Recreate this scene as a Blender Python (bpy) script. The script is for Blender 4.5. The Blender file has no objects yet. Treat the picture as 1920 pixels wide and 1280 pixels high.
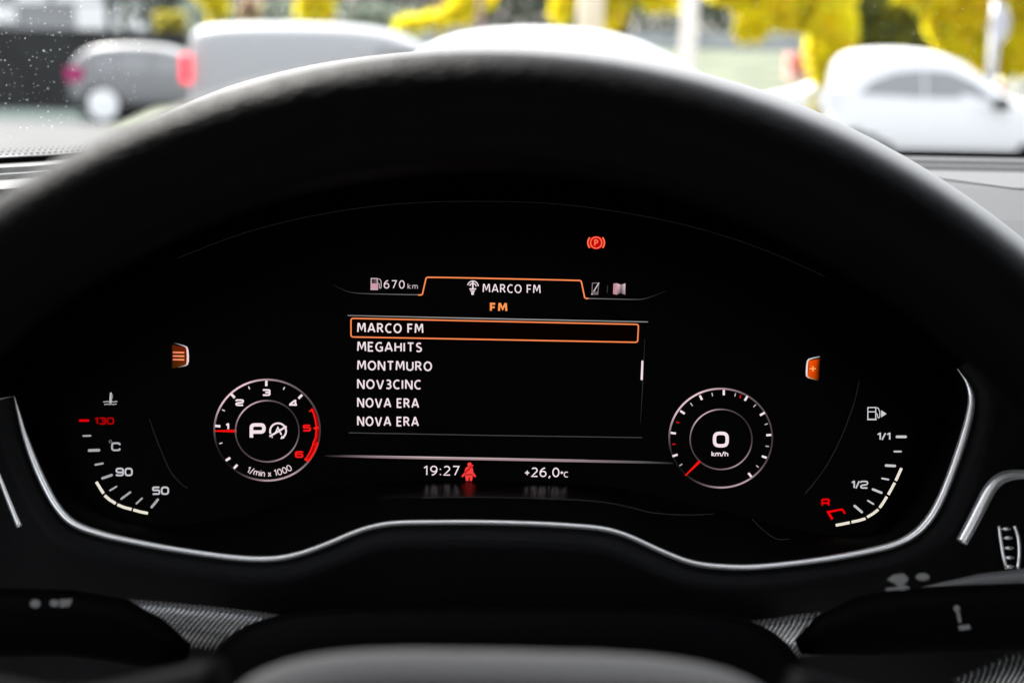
import bpy, bmesh, math, random
from mathutils import Vector, Matrix, Euler
R = math.radians
rng = random.Random(7)
scene = bpy.context.scene
COL = scene.collection

# ------------------------------------------------------------------ camera
EYE = Vector((0, 0, 1.5)); FPX = 2667.0
PITCH, ROLL = 11.2, 1.1
cam_d = bpy.data.cameras.new('camera'); cam = bpy.data.objects.new('camera', cam_d); COL.objects.link(cam)
cam_d.sensor_width = 36; cam_d.lens = 50; cam_d.sensor_fit = 'HORIZONTAL'
cam_d.clip_start = 0.02; cam_d.clip_end = 2000
CR = Matrix.Rotation(R(90 - PITCH), 3, 'X') @ Matrix.Rotation(R(ROLL), 3, 'Z')
cam.matrix_world = Matrix.Translation(EYE) @ CR.to_4x4()
cam_d.dof.use_dof = True; cam_d.dof.focus_distance = 0.645; cam_d.dof.aperture_fstop = 7.0
cam_d.dof.aperture_blades = 0
scene.camera = cam

# ------------------------------------------------------------------ light
SUN_EL, SUN_AZ = 50, 38            # sun to the left of the car
EX = 2.05
world = bpy.data.worlds.new('World'); scene.world = world; world.use_nodes = True
nt = world.node_tree; nt.nodes.clear()
sky = nt.nodes.new('ShaderNodeTexSky'); sky.sky_type = 'NISHITA'; sky.sun_disc = False
sky.sun_elevation = R(SUN_EL); sky.sun_rotation = R(-SUN_AZ); sky.dust_density = 4.0; sky.air_density = 1.2
hs = nt.nodes.new('ShaderNodeHueSaturation'); hs.inputs['Saturation'].default_value = 0.3
bg = nt.nodes.new('ShaderNodeBackground'); bg.inputs[1].default_value = 0.15
wo = nt.nodes.new('ShaderNodeOutputWorld')
nt.links.new(sky.outputs[0], hs.inputs['Color']); nt.links.new(hs.outputs[0], bg.inputs[0]); nt.links.new(bg.outputs[0], wo.inputs[0])
sd = bpy.data.lights.new('sun', 'SUN'); sd.energy = 2.1; sd.angle = R(10); sd.color = (1, .97, .92)
sun = bpy.data.objects.new('sun', sd); COL.objects.link(sun)
sdir = Vector((-math.sin(R(SUN_AZ)) * math.cos(R(SUN_EL)), math.cos(R(SUN_AZ)) * math.cos(R(SUN_EL)), math.sin(R(SUN_EL))))
sun.rotation_euler = sdir.to_track_quat('Z', 'Y').to_euler(); sun.location = (0, 0, 20)
vs = scene.view_settings; scene.display_settings.display_device = 'sRGB'
vs.view_transform = 'Standard'; vs.look = 'None'; vs.gamma = 1; vs.use_curve_mapping = False; vs.exposure = EX
scene.cycles.use_denoising = True
scene.cycles.max_bounces = 8; scene.cycles.transparent_max_bounces = 12
scene.cycles.sample_clamp_indirect = 6

# ------------------------------------------------------------------ helpers
def ray(px, py):
    return CR @ Vector(((px - 960) / FPX, (640 - py) / FPX, -1))
def at(px, py, y):                                   # the point on the ray at world distance y ahead
    d = ray(px, py); return EYE + d * (y / d.y)
def gx(px, y):                                       # world x of a picture column near the horizon, y ahead
    return at(px, 110, y).x
def zat(px, py, y): return at(px, py, y).z

def tag(o, label=None, cat=None, group=None, kind=None):
    for k, v in (('label', label), ('category', cat), ('group', group), ('kind', kind)):
        if v: o[k] = v
    return o
def empty(name, loc, rz=0, mat=None):
    o = bpy.data.objects.new(name, None); COL.objects.link(o); o.empty_display_size = .05
    if mat is not None: o.matrix_world = mat
    else: o.location = loc; o.rotation_euler = (0, 0, rz)
    return o
def mesh(name, verts, faces, m, parent=None, smooth=False, cols=None):
    me = bpy.data.meshes.new(name); me.from_pydata([tuple(v) for v in verts], [], faces); me.update()
    if cols is not None:
        ca = me.color_attributes.new('Col', 'FLOAT_COLOR', 'POINT')
        for i, c in enumerate(cols): ca.data[i].color = (c[0], c[1], c[2], 1)
    if smooth:
        for p in me.polygons: p.use_smooth = True
    if m: me.materials.append(m)
    o = bpy.data.objects.new(name, me); COL.objects.link(o)
    if parent is not None: o.parent = parent
    return o
class MB:
    def __init__(s): s.v = []; s.f = []; s.c = []
    def add(s, v, f, c=None):
        b = len(s.v); s.v += [tuple(x) for x in v]; s.f += [[b + i for i in q] for q in f]
        s.c += [c or (1, 1, 1)] * len(v) if not isinstance(c, list) else c
    def box(s, x0, x1, y0, y1, z0, z1, M=None):
        v = [Vector((x, y, z)) for x in (x0, x1) for y in (y0, y1) for z in (z0, z1)]
        if M is not None: v = [M @ q for q in v]
        s.add(v, [[0, 1, 3, 2], [4, 6, 7, 5], [0, 4, 5, 1], [2, 3, 7, 6], [0, 2, 6, 4], [1, 5, 7, 3]])
    def tube(s, pts, rad, seg=10, flat=1.0, up=Vector((0, 0, 1)), caps=True):
        pts = [Vector(p) for p in pts]; n = len(pts)
        if not hasattr(rad, '__len__'): rad = [rad] * n
        b = len(s.v)
        for i, p in enumerate(pts):
            t = (pts[min(i + 1, n - 1)] - pts[max(i - 1, 0)]).normalized()
            a = t.cross(up)
            if a.length < 1e-5: a = t.cross(Vector((1, 0, 0)))
            a.normalize(); q = a.cross(t).normalized()
            for k in range(seg):
                th = 2 * math.pi * k / seg
                s.v.append(tuple(p + a * (math.cos(th) * rad[i]) + q * (math.sin(th) * rad[i] * flat)))
        for i in range(n - 1):
            for k in range(seg):
                k2 = (k + 1) % seg
                s.f.append([b + i * seg + k, b + i * seg + k2, b + (i + 1) * seg + k2, b + (i + 1) * seg + k])
        if caps:
            s.f.append([b + k for k in range(seg)][::-1]); s.f.append([b + (n - 1) * seg + k for k in range(seg)])
        s.c += [(1, 1, 1)] * (n * seg)
    def build(s, name, m, parent=None, smooth=False, cols=False):
        return mesh(name, s.v, s.f, m, parent, smooth, s.c if cols else None)

def node_mat(name, base=(.5, .5, .5), rough=.5, metal=0, spec=.5, bump=None, noise=None, coat=0, emit=None, trans=None):
    m = bpy.data.materials.new(name); m.use_nodes = True; t = m.node_tree
    b = t.nodes['Principled BSDF']
    b.inputs['Base Color'].default_value = (*base, 1); b.inputs['Roughness'].default_value = rough
    b.inputs['Metallic'].default_value = metal; b.inputs['Specular IOR Level'].default_value = spec
    b.inputs['Coat Weight'].default_value = coat; b.inputs['Coat Roughness'].default_value = .05
    tc = t.nodes.new('ShaderNodeTexCoord')
    if noise:                                        # (scale, amount)
        n = t.nodes.new('ShaderNodeTexNoise'); n.inputs['Scale'].default_value = noise[0]; n.inputs['Detail'].default_value = 6
        t.links.new(tc.outputs['Object'], n.inputs['Vector'])
        r = t.nodes.new('ShaderNodeMapRange'); r.inputs[1].default_value = .3; r.inputs[2].default_value = .7
        r.inputs[3].default_value = 1 - noise[1]; r.inputs[4].default_value = 1 + noise[1]
        mx = t.nodes.new('ShaderNodeVectorMath'); mx.operation = 'SCALE'; mx.inputs[0].default_value = base
        t.links.new(n.outputs[0], r.inputs[0]); t.links.new(r.outputs[0], mx.inputs['Scale']); t.links.new(mx.outputs[0], b.inputs['Base Color'])
    if bump:                                         # (scale, strength, distance)
        n = t.nodes.new('ShaderNodeTexVoronoi'); n.inputs['Scale'].default_value = bump[0]
        t.links.new(tc.outputs['Object'], n.inputs['Vector'])
        bp = t.nodes.new('ShaderNodeBump'); bp.inputs['Strength'].default_value = bump[1]; bp.inputs['Distance'].default_value = bump[2]
        t.links.new(n.outputs[0], bp.inputs['Height']); t.links.new(bp.outputs[0], b.inputs['Normal'])
    if emit:
        b.inputs['Emission Color'].default_value = (*emit[0], 1); b.inputs['Emission Strength'].default_value = emit[1]
    return m

def lin(c):
    o = []
    for x in c:
        x = x / 255; o.append((x / 12.92) if x <= .04045 else ((x + .055) / 1.055) ** 2.4)
    return tuple(o)
# lit display: emission colour from the vertex attribute, displayed values at this exposure
M_LIT = bpy.data.materials.new('lit_display_marks'); M_LIT.use_nodes = True
_t = M_LIT.node_tree; _t.nodes.clear()
_a = _t.nodes.new('ShaderNodeVertexColor'); _a.layer_name = 'Col'
_e = _t.nodes.new('ShaderNodeEmission'); _e.inputs[1].default_value = 1 / 2 ** EX
_o = _t.nodes.new('ShaderNodeOutputMaterial'); _t.links.new(_a.outputs[0], _e.inputs[0]); _t.links.new(_e.outputs[0], _o.inputs[0])

M_BLACK = node_mat('black_cluster_plastic', (.002, .002, .0023), .6, spec=.02)
M_PANEL = node_mat('black_display_glass', (.0008, .0008, .001), .25, spec=.03)
M_LEDGE = node_mat('piano_black_ledge', (.001, .001, .0012), .26, spec=.08)
M_HOOD = node_mat('grained_hood_plastic', (.13, .13, .132), .55, spec=.5, bump=(900, .25, .0006))  # dark plastic; raised base colour stands in for glare
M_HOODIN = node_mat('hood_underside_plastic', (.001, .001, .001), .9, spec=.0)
M_DASH = node_mat('grained_dash_plastic', (.026, .026, .026), .55, spec=.3, bump=(900, .2, .0005))
M_FASCIA = node_mat('dark_fascia_plastic', (.006, .006, .0068), .6, spec=.1, bump=(1200, .3, .0004))
M_LEATHER = node_mat('black_grained_leather', (.0004, .0004, .0006), .36, spec=.035, bump=(700, .5, .0008))
M_HUB = node_mat('soft_airbag_cover', (.043, .0435, .046), .75, spec=.1, bump=(700, .4, .0006))
M_TRIM = node_mat('satin_aluminium', (.98, .98, .99), .3, metal=.85)
M_SEAM = node_mat('seam_lit_edge_grey', (.028, .028, .03), .5, spec=.3)
M_STALK = node_mat('stalk_black_plastic', (.0007, .0007, .0009), .55, spec=.012)
M_PRINT = node_mat('printed_white_symbol', (.45, .45, .45), .6)
M_PRINT2 = node_mat('printed_grey_symbol', (.09, .09, .09), .6)
M_FRIT = node_mat('black_frit_enamel', (.005, .005, .005), .6, spec=.1)
M_CABIN = node_mat('grey_cabin_lining', (.32, .32, .32), .95, spec=.0)

# ------------------------------------------------------------------ instrument cluster frame
yaw = R(3); tilt = R(23)
EXV = Vector((math.cos(yaw), math.sin(yaw), 0))
EVV = Vector((-math.sin(yaw) * math.sin(tilt), math.cos(yaw) * math.sin(tilt), math.cos(tilt)))
ENV = EXV.cross(EVV).normalized()
_d = ray(940, 690); ORG = EYE + _d * 0.64
CM = Matrix(((EXV.x, EVV.x, ENV.x, ORG.x), (EXV.y, EVV.y, ENV.y, ORG.y), (EXV.z, EVV.z, ENV.z, ORG.z), (0, 0, 0, 1)))
CMI = CM.inverted()
def UV(px, py, w=0.0):                               # picture point -> (u, v, w) on the plane w in front of the display
    d = ray(px, py); p0 = ORG + ENV * w
    t = (p0 - EYE).dot(ENV) / d.dot(ENV)
    return CMI @ (EYE + d * t)

def spline(pts, n=6):                                # Catmull-Rom through points of any dimension
    out = []
    P = [pts[0]] + list(pts) + [pts[-1]]
    for i in range(1, len(P) - 2):
        for k in range(n):
            t = k / n; a, b, c, d = P[i - 1], P[i], P[i + 1], P[i + 2]
            out.append(tuple(.5 * ((2 * b[j]) + (-a[j] + c[j]) * t + (2 * a[j] - 5 * b[j] + 4 * c[j] - d[j]) * t * t + (-a[j] + 3 * b[j] - 3 * c[j] + d[j]) * t ** 3) for j in range(len(b))))
    out.append(tuple(pts[-1])); return out
def strip(name, rows, m, parent, smooth=True, close=False):
    n = len(rows[0]); v = [p for r in rows for p in r]; f = []
    for i in range(len(rows) - 1):
        for k in range(n - 1 + (1 if close else 0)):
            k2 = (k + 1) % n
            f.append([i * n + k, i * n + k2, (i + 1) * n + k2, (i + 1) * n + k])
    return mesh(name, v, f, m, parent, smooth)

# 2-D drawing in display units, mapped onto the display plane
class Draw:
    layer = 0
    def __init__(s, w=.0006): s.b = MB(); s.w = w; s.k = 0
    def W(s): s.k += 1; return s.w + s.k * 4e-6
    def poly(s, pts, c, w=None):
        w = w or s.W(); s.b.add([UV(x, y, w) for x, y in pts], [list(range(len(pts)))[::-1]], lin(c) if not isinstance(c, list) else [lin(q) for q in c])
    def line(s, pts, wd, c, closed=False, c2=None, cap=False):
        w = s.W(); P = [Vector(p) for p in pts]; n = len(P)
        if closed and (P[0] - P[-1]).length < 1e-6: P = P[:-1]; n -= 1
        if not hasattr(wd, '__len__'): wd = [wd] * n
        if cap and not closed:
            d0 = (P[0] - P[1]).normalized(); d1 = (P[-1] - P[-2]).normalized()
            P = [P[0] + d0 * wd[0] * .35] + P + [P[-1] + d1 * wd[-1] * .35]; wd = [wd[0] * .55] + list(wd) + [wd[-1] * .55]; n += 2
        L = []; Rr = []
        for i in range(n):
            a = P[i - 1] if (i > 0 or closed) else P[i]; b = P[(i + 1) % n] if (i < n - 1 or closed) else P[i]
            d1 = (P[i] - a); d2 = (b - P[i])
            if d1.length < 1e-9: d1 = d2
            if d2.length < 1e-9: d2 = d1
            d1 = d1.normalized(); d2 = d2.normalized(); t = (d1 + d2)
            if t.length < 1e-4: t = d1
            t.normalize(); nn = Vector((-t.y, t.x)); k = 1 / max(.55, abs(nn.dot(Vector((-d1.y, d1.x)))))
            L.append(P[i] + nn * wd[i] / 2 * k); Rr.append(P[i] - nn * wd[i] / 2 * k)
        vs_ = [UV(*p, w) for p in L] + [UV(*p, w) for p in Rr]
        fs = [[i, (i + 1) % n, n + (i + 1) % n, n + i] for i in range(n if closed else n - 1)]
        if isinstance(c, list): cc = [lin(q) for q in c]; cc = cc + cc
        else: cc = lin(c)
        s.b.add(vs_, fs, cc)
    def build(s, name, parent, label=None):
        o = s.b.build(name, M_LIT, parent, cols=True)
        if label: o['label'] = label
        return o
def arc(cx, cy, rx, ry, a0, a1, n=10):               # degrees, 0 = right, 90 = up (y up glyph space)
    return [(cx + rx * math.cos(R(a0 + (a1 - a0) * i / n)), cy + ry * math.sin(R(a0 + (a1 - a0) * i / n))) for i in range(n + 1)]
def fillet(pts, r, closed=False):
    out = []; n = len(pts)
    for i in range(n):
        if not closed and i in (0, n - 1): out.append(pts[i]); continue
        p = Vector(pts[i]); a = Vector(pts[i - 1]); b = Vector(pts[(i + 1) % n])
        ra = min(r, (a - p).length * .49); rb = min(r, (b - p).length * .49)
        s0 = p + (a - p).normalized() * ra; s1 = p + (b - p).normalized() * rb
        for k in range(5):
            t = k / 4; out.append(tuple(s0 * (1 - t) ** 2 + p * 2 * t * (1 - t) + s1 * t * t))
    return out
# narrow humanist lettering: (advance, [strokes]) with cap height 1
F = {
 'A': (.74, [[(0, 0), (.33, 1), (.41, 1), (.74, 0)], [(.13, .3), (.61, .3)]]),
 'M': (.82, [[(0, 0), (.05, 1), (.14, 1), (.41, .28), (.68, 1), (.77, 1), (.82, 0)]]),
 'N': (.66, [[(0, 0), (0, 1), (.06, 1), (.60, 0), (.66, 0), (.66, 1)]]),
 'E': (.48, [[(.48, 1), (0, 1), (0, 0), (.48, 0)], [(0, .52), (.42, .52)]]),
 'F': (.48, [[(.48, 1), (0, 1), (0, 0)], [(0, .5), (.42, .5)]]),
 'H': (.64, [[(0, 0), (0, 1)], [(.64, 0), (.64, 1)], [(0, .52), (.64, .52)]]),
 'I': (.04, [[(0, 0), (0, 1)]]),
 'T': (.62, [[(0, 1), (.62, 1)], [(.31, 1), (.31, 0)]]),
 'O': (.76, [arc(.38, .5, .38, .5, 0, 360, 24)]),
 'C': (.60, [[(.6, .93)] + arc(.38, .5, .38, .5, 70, 290, 16) + [(.6, .07)]]),
 'G': (.66, [[(.62, .93)] + arc(.38, .5, .38, .5, 70, 290, 16) + [(.66, .08), (.66, .46), (.42, .46)]]),
 'R': (.58, [[(0, 0), (0, 1)] + [(.26, 1)] + arc(.26, .75, .24, .25, 90, -90, 8) + [(0, .5)], [(.26, .5), (.58, 0)]]),
 'P': (.54, [[(0, 0), (0, 1)] + [(.26, 1)] + arc(.26, .72, .28, .28, 90, -90, 8) + [(0, .44)]]),
 'S': (.5, [[(.46, .93)] + arc(.27, .75, .24, .25, 75, 200, 7) + [(.25, .52)] + arc(.24, .25, .27, .25, 50, -105, 9) + [(0, .08)]]),
 'U': (.64, [[(0, 1), (0, .32)] + arc(.32, .32, .32, .32, 180, 360, 12) + [(.64, 1)]]),
 'V': (.70, [[(0, 1), (.31, 0), (.39, 0), (.7, 1)]]),
 '0': (.56, [arc(.28, .5, .28, .5, 0, 360, 20)]),
 '1': (.30, [[(0, .8), (.24, 1), (.24, 0)]]),
 '2': (.52, [[(.03, .9)] + arc(.26, .72, .24, .28, 110, -30, 8) + [(0, 0), (.54, 0)]]),
 '3': (.48, [[(.03, .96)] + arc(.22, .76, .22, .24, 90, -90, 7) + [(.12, .52)], [(.12, .52)] + arc(.22, .26, .26, .26, 90, -90, 8) + [(0, .04)]]),
 '6': (.54, [[(.46, 1), (.3, .97)] + arc(.42, .4, .42, .55, 115, 180, 6) + arc(.27, .31, .27, .31, 180, 530, 18)]),
 '7': (.52, [[(0, 1), (.52, 1), (.16, 0)]]),
 '9': (.54, [[(.08, 0), (.24, .03)] + arc(.12, .6, .42, .55, -65, 0, 6) + arc(.27, .69, .27, .31, 0, 350, 18)]),
 ':': (.04, [[(.02, .0), (.02, .12)], [(.02, .6), (.02, .72)]]),
 ',': (.1, [[(.1, .08), (.0, -.2)]]),
 '+': (.4, [[(0, .4), (.5, .4)], [(.25, .13), (.25, .67)]]),
 '/': (.36, [[(0, -.08), (.36, 1.05)]]),
 'k': (.42, [[(0, 0), (0, 1.02)], [(.38, .68), (.03, .34), (.42, 0)]]),
 'm': (.74, [[(0, 0), (0, .7)], [(0, .5)] + arc(.185, .5, .185, .2, 160, 0, 6) + [(.37, 0)], [(.37, .5)] + arc(.555, .5, .185, .2, 160, 0, 6) + [(.74, 0)]]),
 'n': (.4, [[(0, 0), (0, .7)], [(0, .48)] + arc(.2, .48, .2, .22, 160, 0, 6) + [(.4, 0)]]),
 'i': (.0, [[(0, 0), (0, .7)], [(0, .88), (0, 1.0)]]),
 'h': (.42, [[(0, 0), (0, 1.02)], [(0, .48)] + arc(.21, .48, .21, .22, 160, 0, 6) + [(.42, 0)]]),
 'x': (.4, [[(0, 0), (.4, .68)], [(0, .68), (.4, 0)]]),
 'o': (.3, [arc(.15, .85, .15, .16, 0, 360, 14)]),
 ' ': (.14, []),
}
# wide squared lettering of the dials
def rr(x0, y0, x1, y1, r, closed=True): return fillet([(x0, y0), (x1, y0), (x1, y1), (x0, y1)], r, True) 
def cl(p): return p + [p[0]]
FW = {
 '0': (1.0, [cl(rr(0, 0, 1.0, 1, .38))]),
 '1': (.36, [[(0, .8), (.3, 1), (.36, 1), (.36, 0)]]),
 '2': (1.0, [fillet([(0, .8), (0, 1), (1, 1), (1, .52), (0, .4), (0, 0), (1, 0)], .25)]),
 '3': (1.0, [fillet([(0, 1), (1, 1), (1, .52), (.35, .52)], .3), fillet([(.35, .52), (1, .52), (1, 0), (0, 0)], .3)]),
 '4': (1.05, [[(.82, 0), (.82, 1), (.7, 1), (0, .3), (0, .2), (1.05, .2)]]),
 '5': (1.0, [fillet([(1, 1), (.05, 1), (0, .55), (1, .58), (1, 0), (0, 0)], .22)]),
 '6': (1.0, [fillet([(1, .85), (1, 1), (0, 1), (0, 0), (1, 0), (1, .56), (0, .56)], .3)]),
 '9': (1.0, [fillet([(0, .15), (0, 0), (1, 0), (1, 1), (0, 1), (0, .44), (1, .44)], .3)]),
 'C': (1.0, [fillet([(1, .72), (1, 1), (0, 1), (0, 0), (1, 0), (1, .28)], .35)]),
 'P': (1.0, [[(0, 0)] + fillet([(0, .5), (0, 1), (1, 1), (1, .44), (0, .44)], .26)[1:]]),
 'R': (1.0, [fillet([(0, 0), (0, 1), (1, 1), (1, .42), (0, .42)], .2), [(.95, .42), (.95, 0)]]),
 '/': (.5, [[(0, -.05), (.5, 1.05)]]),
}
def text(dr, s, x0, x1, yb0, yb1, cap, wd, c, font=F, gap=.2):
    # lay the word out so that its ink runs exactly from x0 to x1
    t = wd / cap; pos = []; x = 0; prev = None
    for ch in s:
        if ch == ' ': x += .26 + gap * .6; continue
        adv, st = font[ch]; pos.append((x, st)); x += adv + gap
    nat = x - gap; k = (x1 - x0 - wd) / (nat * cap) if nat else 1
    for xo, st in pos:
        for pl in st:
            P = []
            for gxx, gy in pl:
                X = x0 + wd / 2 + (xo + gxx) * cap * k
                yb = yb0 + (yb1 - yb0) * (X - x0) / max(1e-6, (x1 - x0))
                P.append((X, yb - (t / 2 + gy * (1 - t)) * cap))
            closed = (Vector(P[0]) - Vector(P[-1])).length < .01
            dr.line(P, wd, c, closed=closed)

WHT = (246, 228, 233); GRY = (168, 168, 172); CRM = (235, 228, 212); RED = (250, 28, 22); ORG_ = (255, 140, 84)
cluster = empty('instrument_cluster', ORG, mat=CM)
tag(cluster, 'black digital instrument cluster showing a radio station list between two round dials', 'instrument cluster')

# --- trim path shared by the cluster face, trim and fascia
TRIM = [(26, 742, 1.5), (33, 768, 5), (45, 812, 9), (62, 860, 12), (83, 908, 13), (107, 950, 13), (138, 981, 13), (190, 1001, 12), (260, 1017, 11), (330, 1030, 11), (400, 1040.5, 11),
        (460, 1047, 11), (515, 1047, 11), (562, 1038, 10.5), (610, 1021, 10), (660, 1000, 10), (700, 987, 10), (745, 980.5, 10), (820, 979, 10), (900, 979, 10), (1000, 981.5, 10), (1080, 986, 10), (1135, 992, 10),
        (1180, 1005.5, 10), (1240, 1033, 10), (1295, 1054, 10.5), (1350, 1062, 11), (1420, 1062.5, 11), (1520, 1052, 11.5), (1600, 1039, 12), (1670, 1023, 13), (1712, 1003, 14), (1742, 973, 15),
        (1765, 933, 15), (1787, 878, 15), (1806, 822, 15), (1819, 772, 14), (1821, 742, 11), (1813, 717, 5.5), (1803, 702, 2.4), (1795, 691, 1)]
TS = spline(TRIM, 5)
TW = .035
# display face: from the trim loop up to the hood seam arc
ARC0 = [(26, 742), (60, 690), (120, 610), (210, 545), (330, 485), (460, 436), (600, 402), (750, 382), (900, 377), (1050, 383), (1200, 404), (1330, 434), (1450, 475), (1550, 520), (1660, 580), (1740, 635), (1795, 691)]
arc0 = spline(ARC0, 6)
BOT = [(35, 752), (60, 830), (110, 900), (200, 965), (300, 985), (380, 978), (480, 960), (560, 930), (640, 909), (760, 902), (930, 902), (1100, 908), (1200, 921), (1290, 944), (1380, 962), (1480, 990), (1600, 1005), (1680, 980), (1740, 880), (1780, 780), (1790, 700)]
bot = spline(BOT, 8)
def resample(P, n):
    P = [Vector(p[:2]) for p in P]; L = [0]
    for i in range(1, len(P)): L.append(L[-1] + (P[i] - P[i - 1]).length)
    out = []; j = 0
    for i in range(n):
        s = L[-1] * i / (n - 1)
        while j < len(P) - 2 and L[j + 1] < s: j += 1
        t = (s - L[j]) / max(1e-9, L[j + 1] - L[j]); out.append(tuple(P[j].lerp(P[j + 1], t)))
    return out
NB = 90
a0 = resample(arc0, NB); b0 = resample(bot, NB)
rows = []
for k in range(7):
    t = k / 6; rows.append([UV(a0[i][0] * (1 - t) + b0[i][0] * t, a0[i][1] * (1 - t) + b0[i][1] * t, 0) for i in range(NB)])
strip('display_panel', rows, M_PANEL, cluster, smooth=False)
tr = resample([(p[0], p[1]) for p in TS], NB)
def lrow(t, w): return [UV(b0[i][0] * (1 - t) + tr[i][0] * t, b0[i][1] * (1 - t) + tr[i][1] * t, w) for i in range(NB)]
IA = min(i for i in range(NB) if b0[i][0] > 690); IB = max(i for i in range(NB) if b0[i][0] < 1180) + 1
strip('glossy_ledge', [[UV(*b0[i], 0) for i in range(IA, IB)], lrow(.4, .024)[IA:IB]], M_LEDGE, cluster)
strip('ledge_edge', [lrow(.4, .024)[IA:IB], lrow(.7, .030)[IA:IB], lrow(1, TW)[IA:IB]], M_BLACK, cluster)
for a_, e_ in ((0, IA + 1), (IB - 1, NB)): strip('ledge_side', [lrow(0, 0)[a_:e_], lrow(.4, .02)[a_:e_], lrow(.7, .03)[a_:e_], lrow(1, TW)[a_:e_]], M_BLACK, cluster)
# fine seams; grey wires stand in for edges catching the light
for pts, r_, w_, nm in (([(330, 485), (460, 436), (600, 402), (750, 382), (900, 377.5), (1050, 383), (1200, 404), (1330, 434), (1450, 475), (1548, 519)], .00018, .001, 'panel_seam'),
                    ([(790, 933), (930, 932), (1100, 938), (1170, 948), (1220, 960), (1280, 965), (1340, 963)], .0002, .027, 'ledge_seam'),
                    ([(280, 785), (296, 830), (318, 880), (338, 905), (352, 915)], .00028, .002, 'panel_seam'),
                    ([(1612, 712), (1600, 760), (1575, 825), (1545, 880), (1510, 925)], .00028, .002, 'panel_seam'),
                    ([(1410, 972), (1432, 994), (1456, 1010), (1480, 1010)], .0002, .02, 'ledge_seam')):
    b = MB(); b.tube([UV(x, y, w_) for x, y in spline(pts, 5)], r_, 6); b.build(nm, M_SEAM, cluster, True)

# --- tachometer
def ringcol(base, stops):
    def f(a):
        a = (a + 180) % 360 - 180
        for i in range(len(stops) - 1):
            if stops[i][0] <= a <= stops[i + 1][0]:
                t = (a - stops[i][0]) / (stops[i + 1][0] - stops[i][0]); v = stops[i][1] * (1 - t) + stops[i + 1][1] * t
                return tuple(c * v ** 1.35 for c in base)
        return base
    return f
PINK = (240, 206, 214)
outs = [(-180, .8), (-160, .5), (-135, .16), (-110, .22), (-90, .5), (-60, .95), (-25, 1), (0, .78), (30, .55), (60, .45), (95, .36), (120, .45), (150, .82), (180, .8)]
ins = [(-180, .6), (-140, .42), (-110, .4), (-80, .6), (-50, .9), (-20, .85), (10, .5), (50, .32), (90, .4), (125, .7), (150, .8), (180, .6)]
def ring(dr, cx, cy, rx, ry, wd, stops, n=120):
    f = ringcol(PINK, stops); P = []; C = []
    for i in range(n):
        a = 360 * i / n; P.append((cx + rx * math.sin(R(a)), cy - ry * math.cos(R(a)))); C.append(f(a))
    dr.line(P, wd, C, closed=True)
z1 = lambda x, y: (380 + x / 5.817, 690 + y / 5.817)
z2 = lambda x, y: (1230 + x / 5.817, 710 + y / 5.817)
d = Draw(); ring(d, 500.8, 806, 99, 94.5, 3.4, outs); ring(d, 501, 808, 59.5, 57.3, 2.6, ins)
for q in ((694, 137, 694, 195), (1085, 290, 1045, 330), (308, 280, 350, 322), (135, 628, 192, 633), (252, 1007, 300, 975), (340, 1092, 378, 1052)):
    d.line([z1(*q[:2]), z1(*q[2:])], 4.4, WHT)
for q in ((500, 198, 512, 230), (893, 205, 880, 235), (212, 452, 242, 465), (180, 822, 215, 813)):
    d.line([z1(*q[:2]), z1(*q[2:])], 2.2, (210, 200, 200))
tach = d.build('tachometer', cluster, 'round rev counter with numerals one to six, red zone on its right')
d = Draw(.0007)
P1 = []; P2 = []
for i in range(17):
    a = 63 + (129 - 63) * i / 16
    P1.append((500.8 + 98 * math.sin(R(a)), 806 - 93.5 * math.cos(R(a)))); rr_ = 93 - 1.2 * math.sin(math.pi * i / 16)
    P2.append((500.8 + (rr_ - (2 if i > 9 else 0)) * math.sin(R(a)), 806 - (rr_ - 4.5) * math.cos(R(a))))
w = d.W(); d.b.add([UV(*p, w) for p in P1] + [UV(*p, w) for p in P2], [[i, i + 1, 18 + i, 17 + i] for i in range(16)], [lin((120, 0, 4))] * 17 + [lin((215, 6, 8))] * 17)
d.line(P2, 2.4, RED); d.line(P1[10:], 3.6, RED)
d.line([z1(1158, 472), z1(1182, 462), z1(1205, 455)], 2.4, RED); d.line([z1(1210, 655), z1(1266, 648)], 4.2, RED)
d.line([z1(1195, 830), z1(1232, 826)], 2.4, RED); d.line([z1(1112, 988), z1(1160, 1012)], 4.5, RED)
d.build('red_zone', tach)
d = Draw(.0009); d.line([z1(130, 685), z1(355, 684)], [2.4, 5.6], [(255, 20, 14), (225, 10, 12)]); d.line([z1(352, 684), z1(370, 684)], 5.5, (110, 90, 96)); d.build('needle', tach)
for ch, x, y, c in (('3', 694, 265, WHT), ('2', 403, 375, WHT), ('4', 990, 382, WHT), ('1', 268, 636, WHT), ('5', 1135, 652, (250, 24, 22)), ('6', 1052, 940, (250, 24, 22))):
    d = Draw(.0007); px, py = z1(x, y); hw = 8.0 if ch != '1' else 3.4
    text(d, ch, px - hw, px + hw, py + 6.4, py + 6.4, 12.8, 3.2, c, FW); d.build('numeral', tach)
d = Draw(); x0, y0 = z1(512, 598); x1, y1 = z1(687, 775)
text(d, 'P', x0, x1, y1, y1, y1 - y0, 6.6, WHT, FW); d.build('gear_letter', tach)
d = Draw(); cx, cy = z1(822, 685)
d.line([(cx + 15 * math.cos(R(a)), cy - 14.6 * math.sin(R(a))) for a in range(-55, 205, 8)], 3.2, WHT)
d.line([z1(730, 743), z1(915, 634)], 3.4, WHT); d.line([z1(752, 748), z1(762, 754)], 2.4, WHT)
d.line([z1(795, 705), z1(820, 645), z1(858, 725)], 2.8, WHT); d.line([z1(805, 700), z1(838, 690)], 2.2, WHT)
d.poly([z1(848, 772), z1(893, 762), z1(862, 735)], WHT); d.build('start_stop_symbol', tach)
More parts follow.
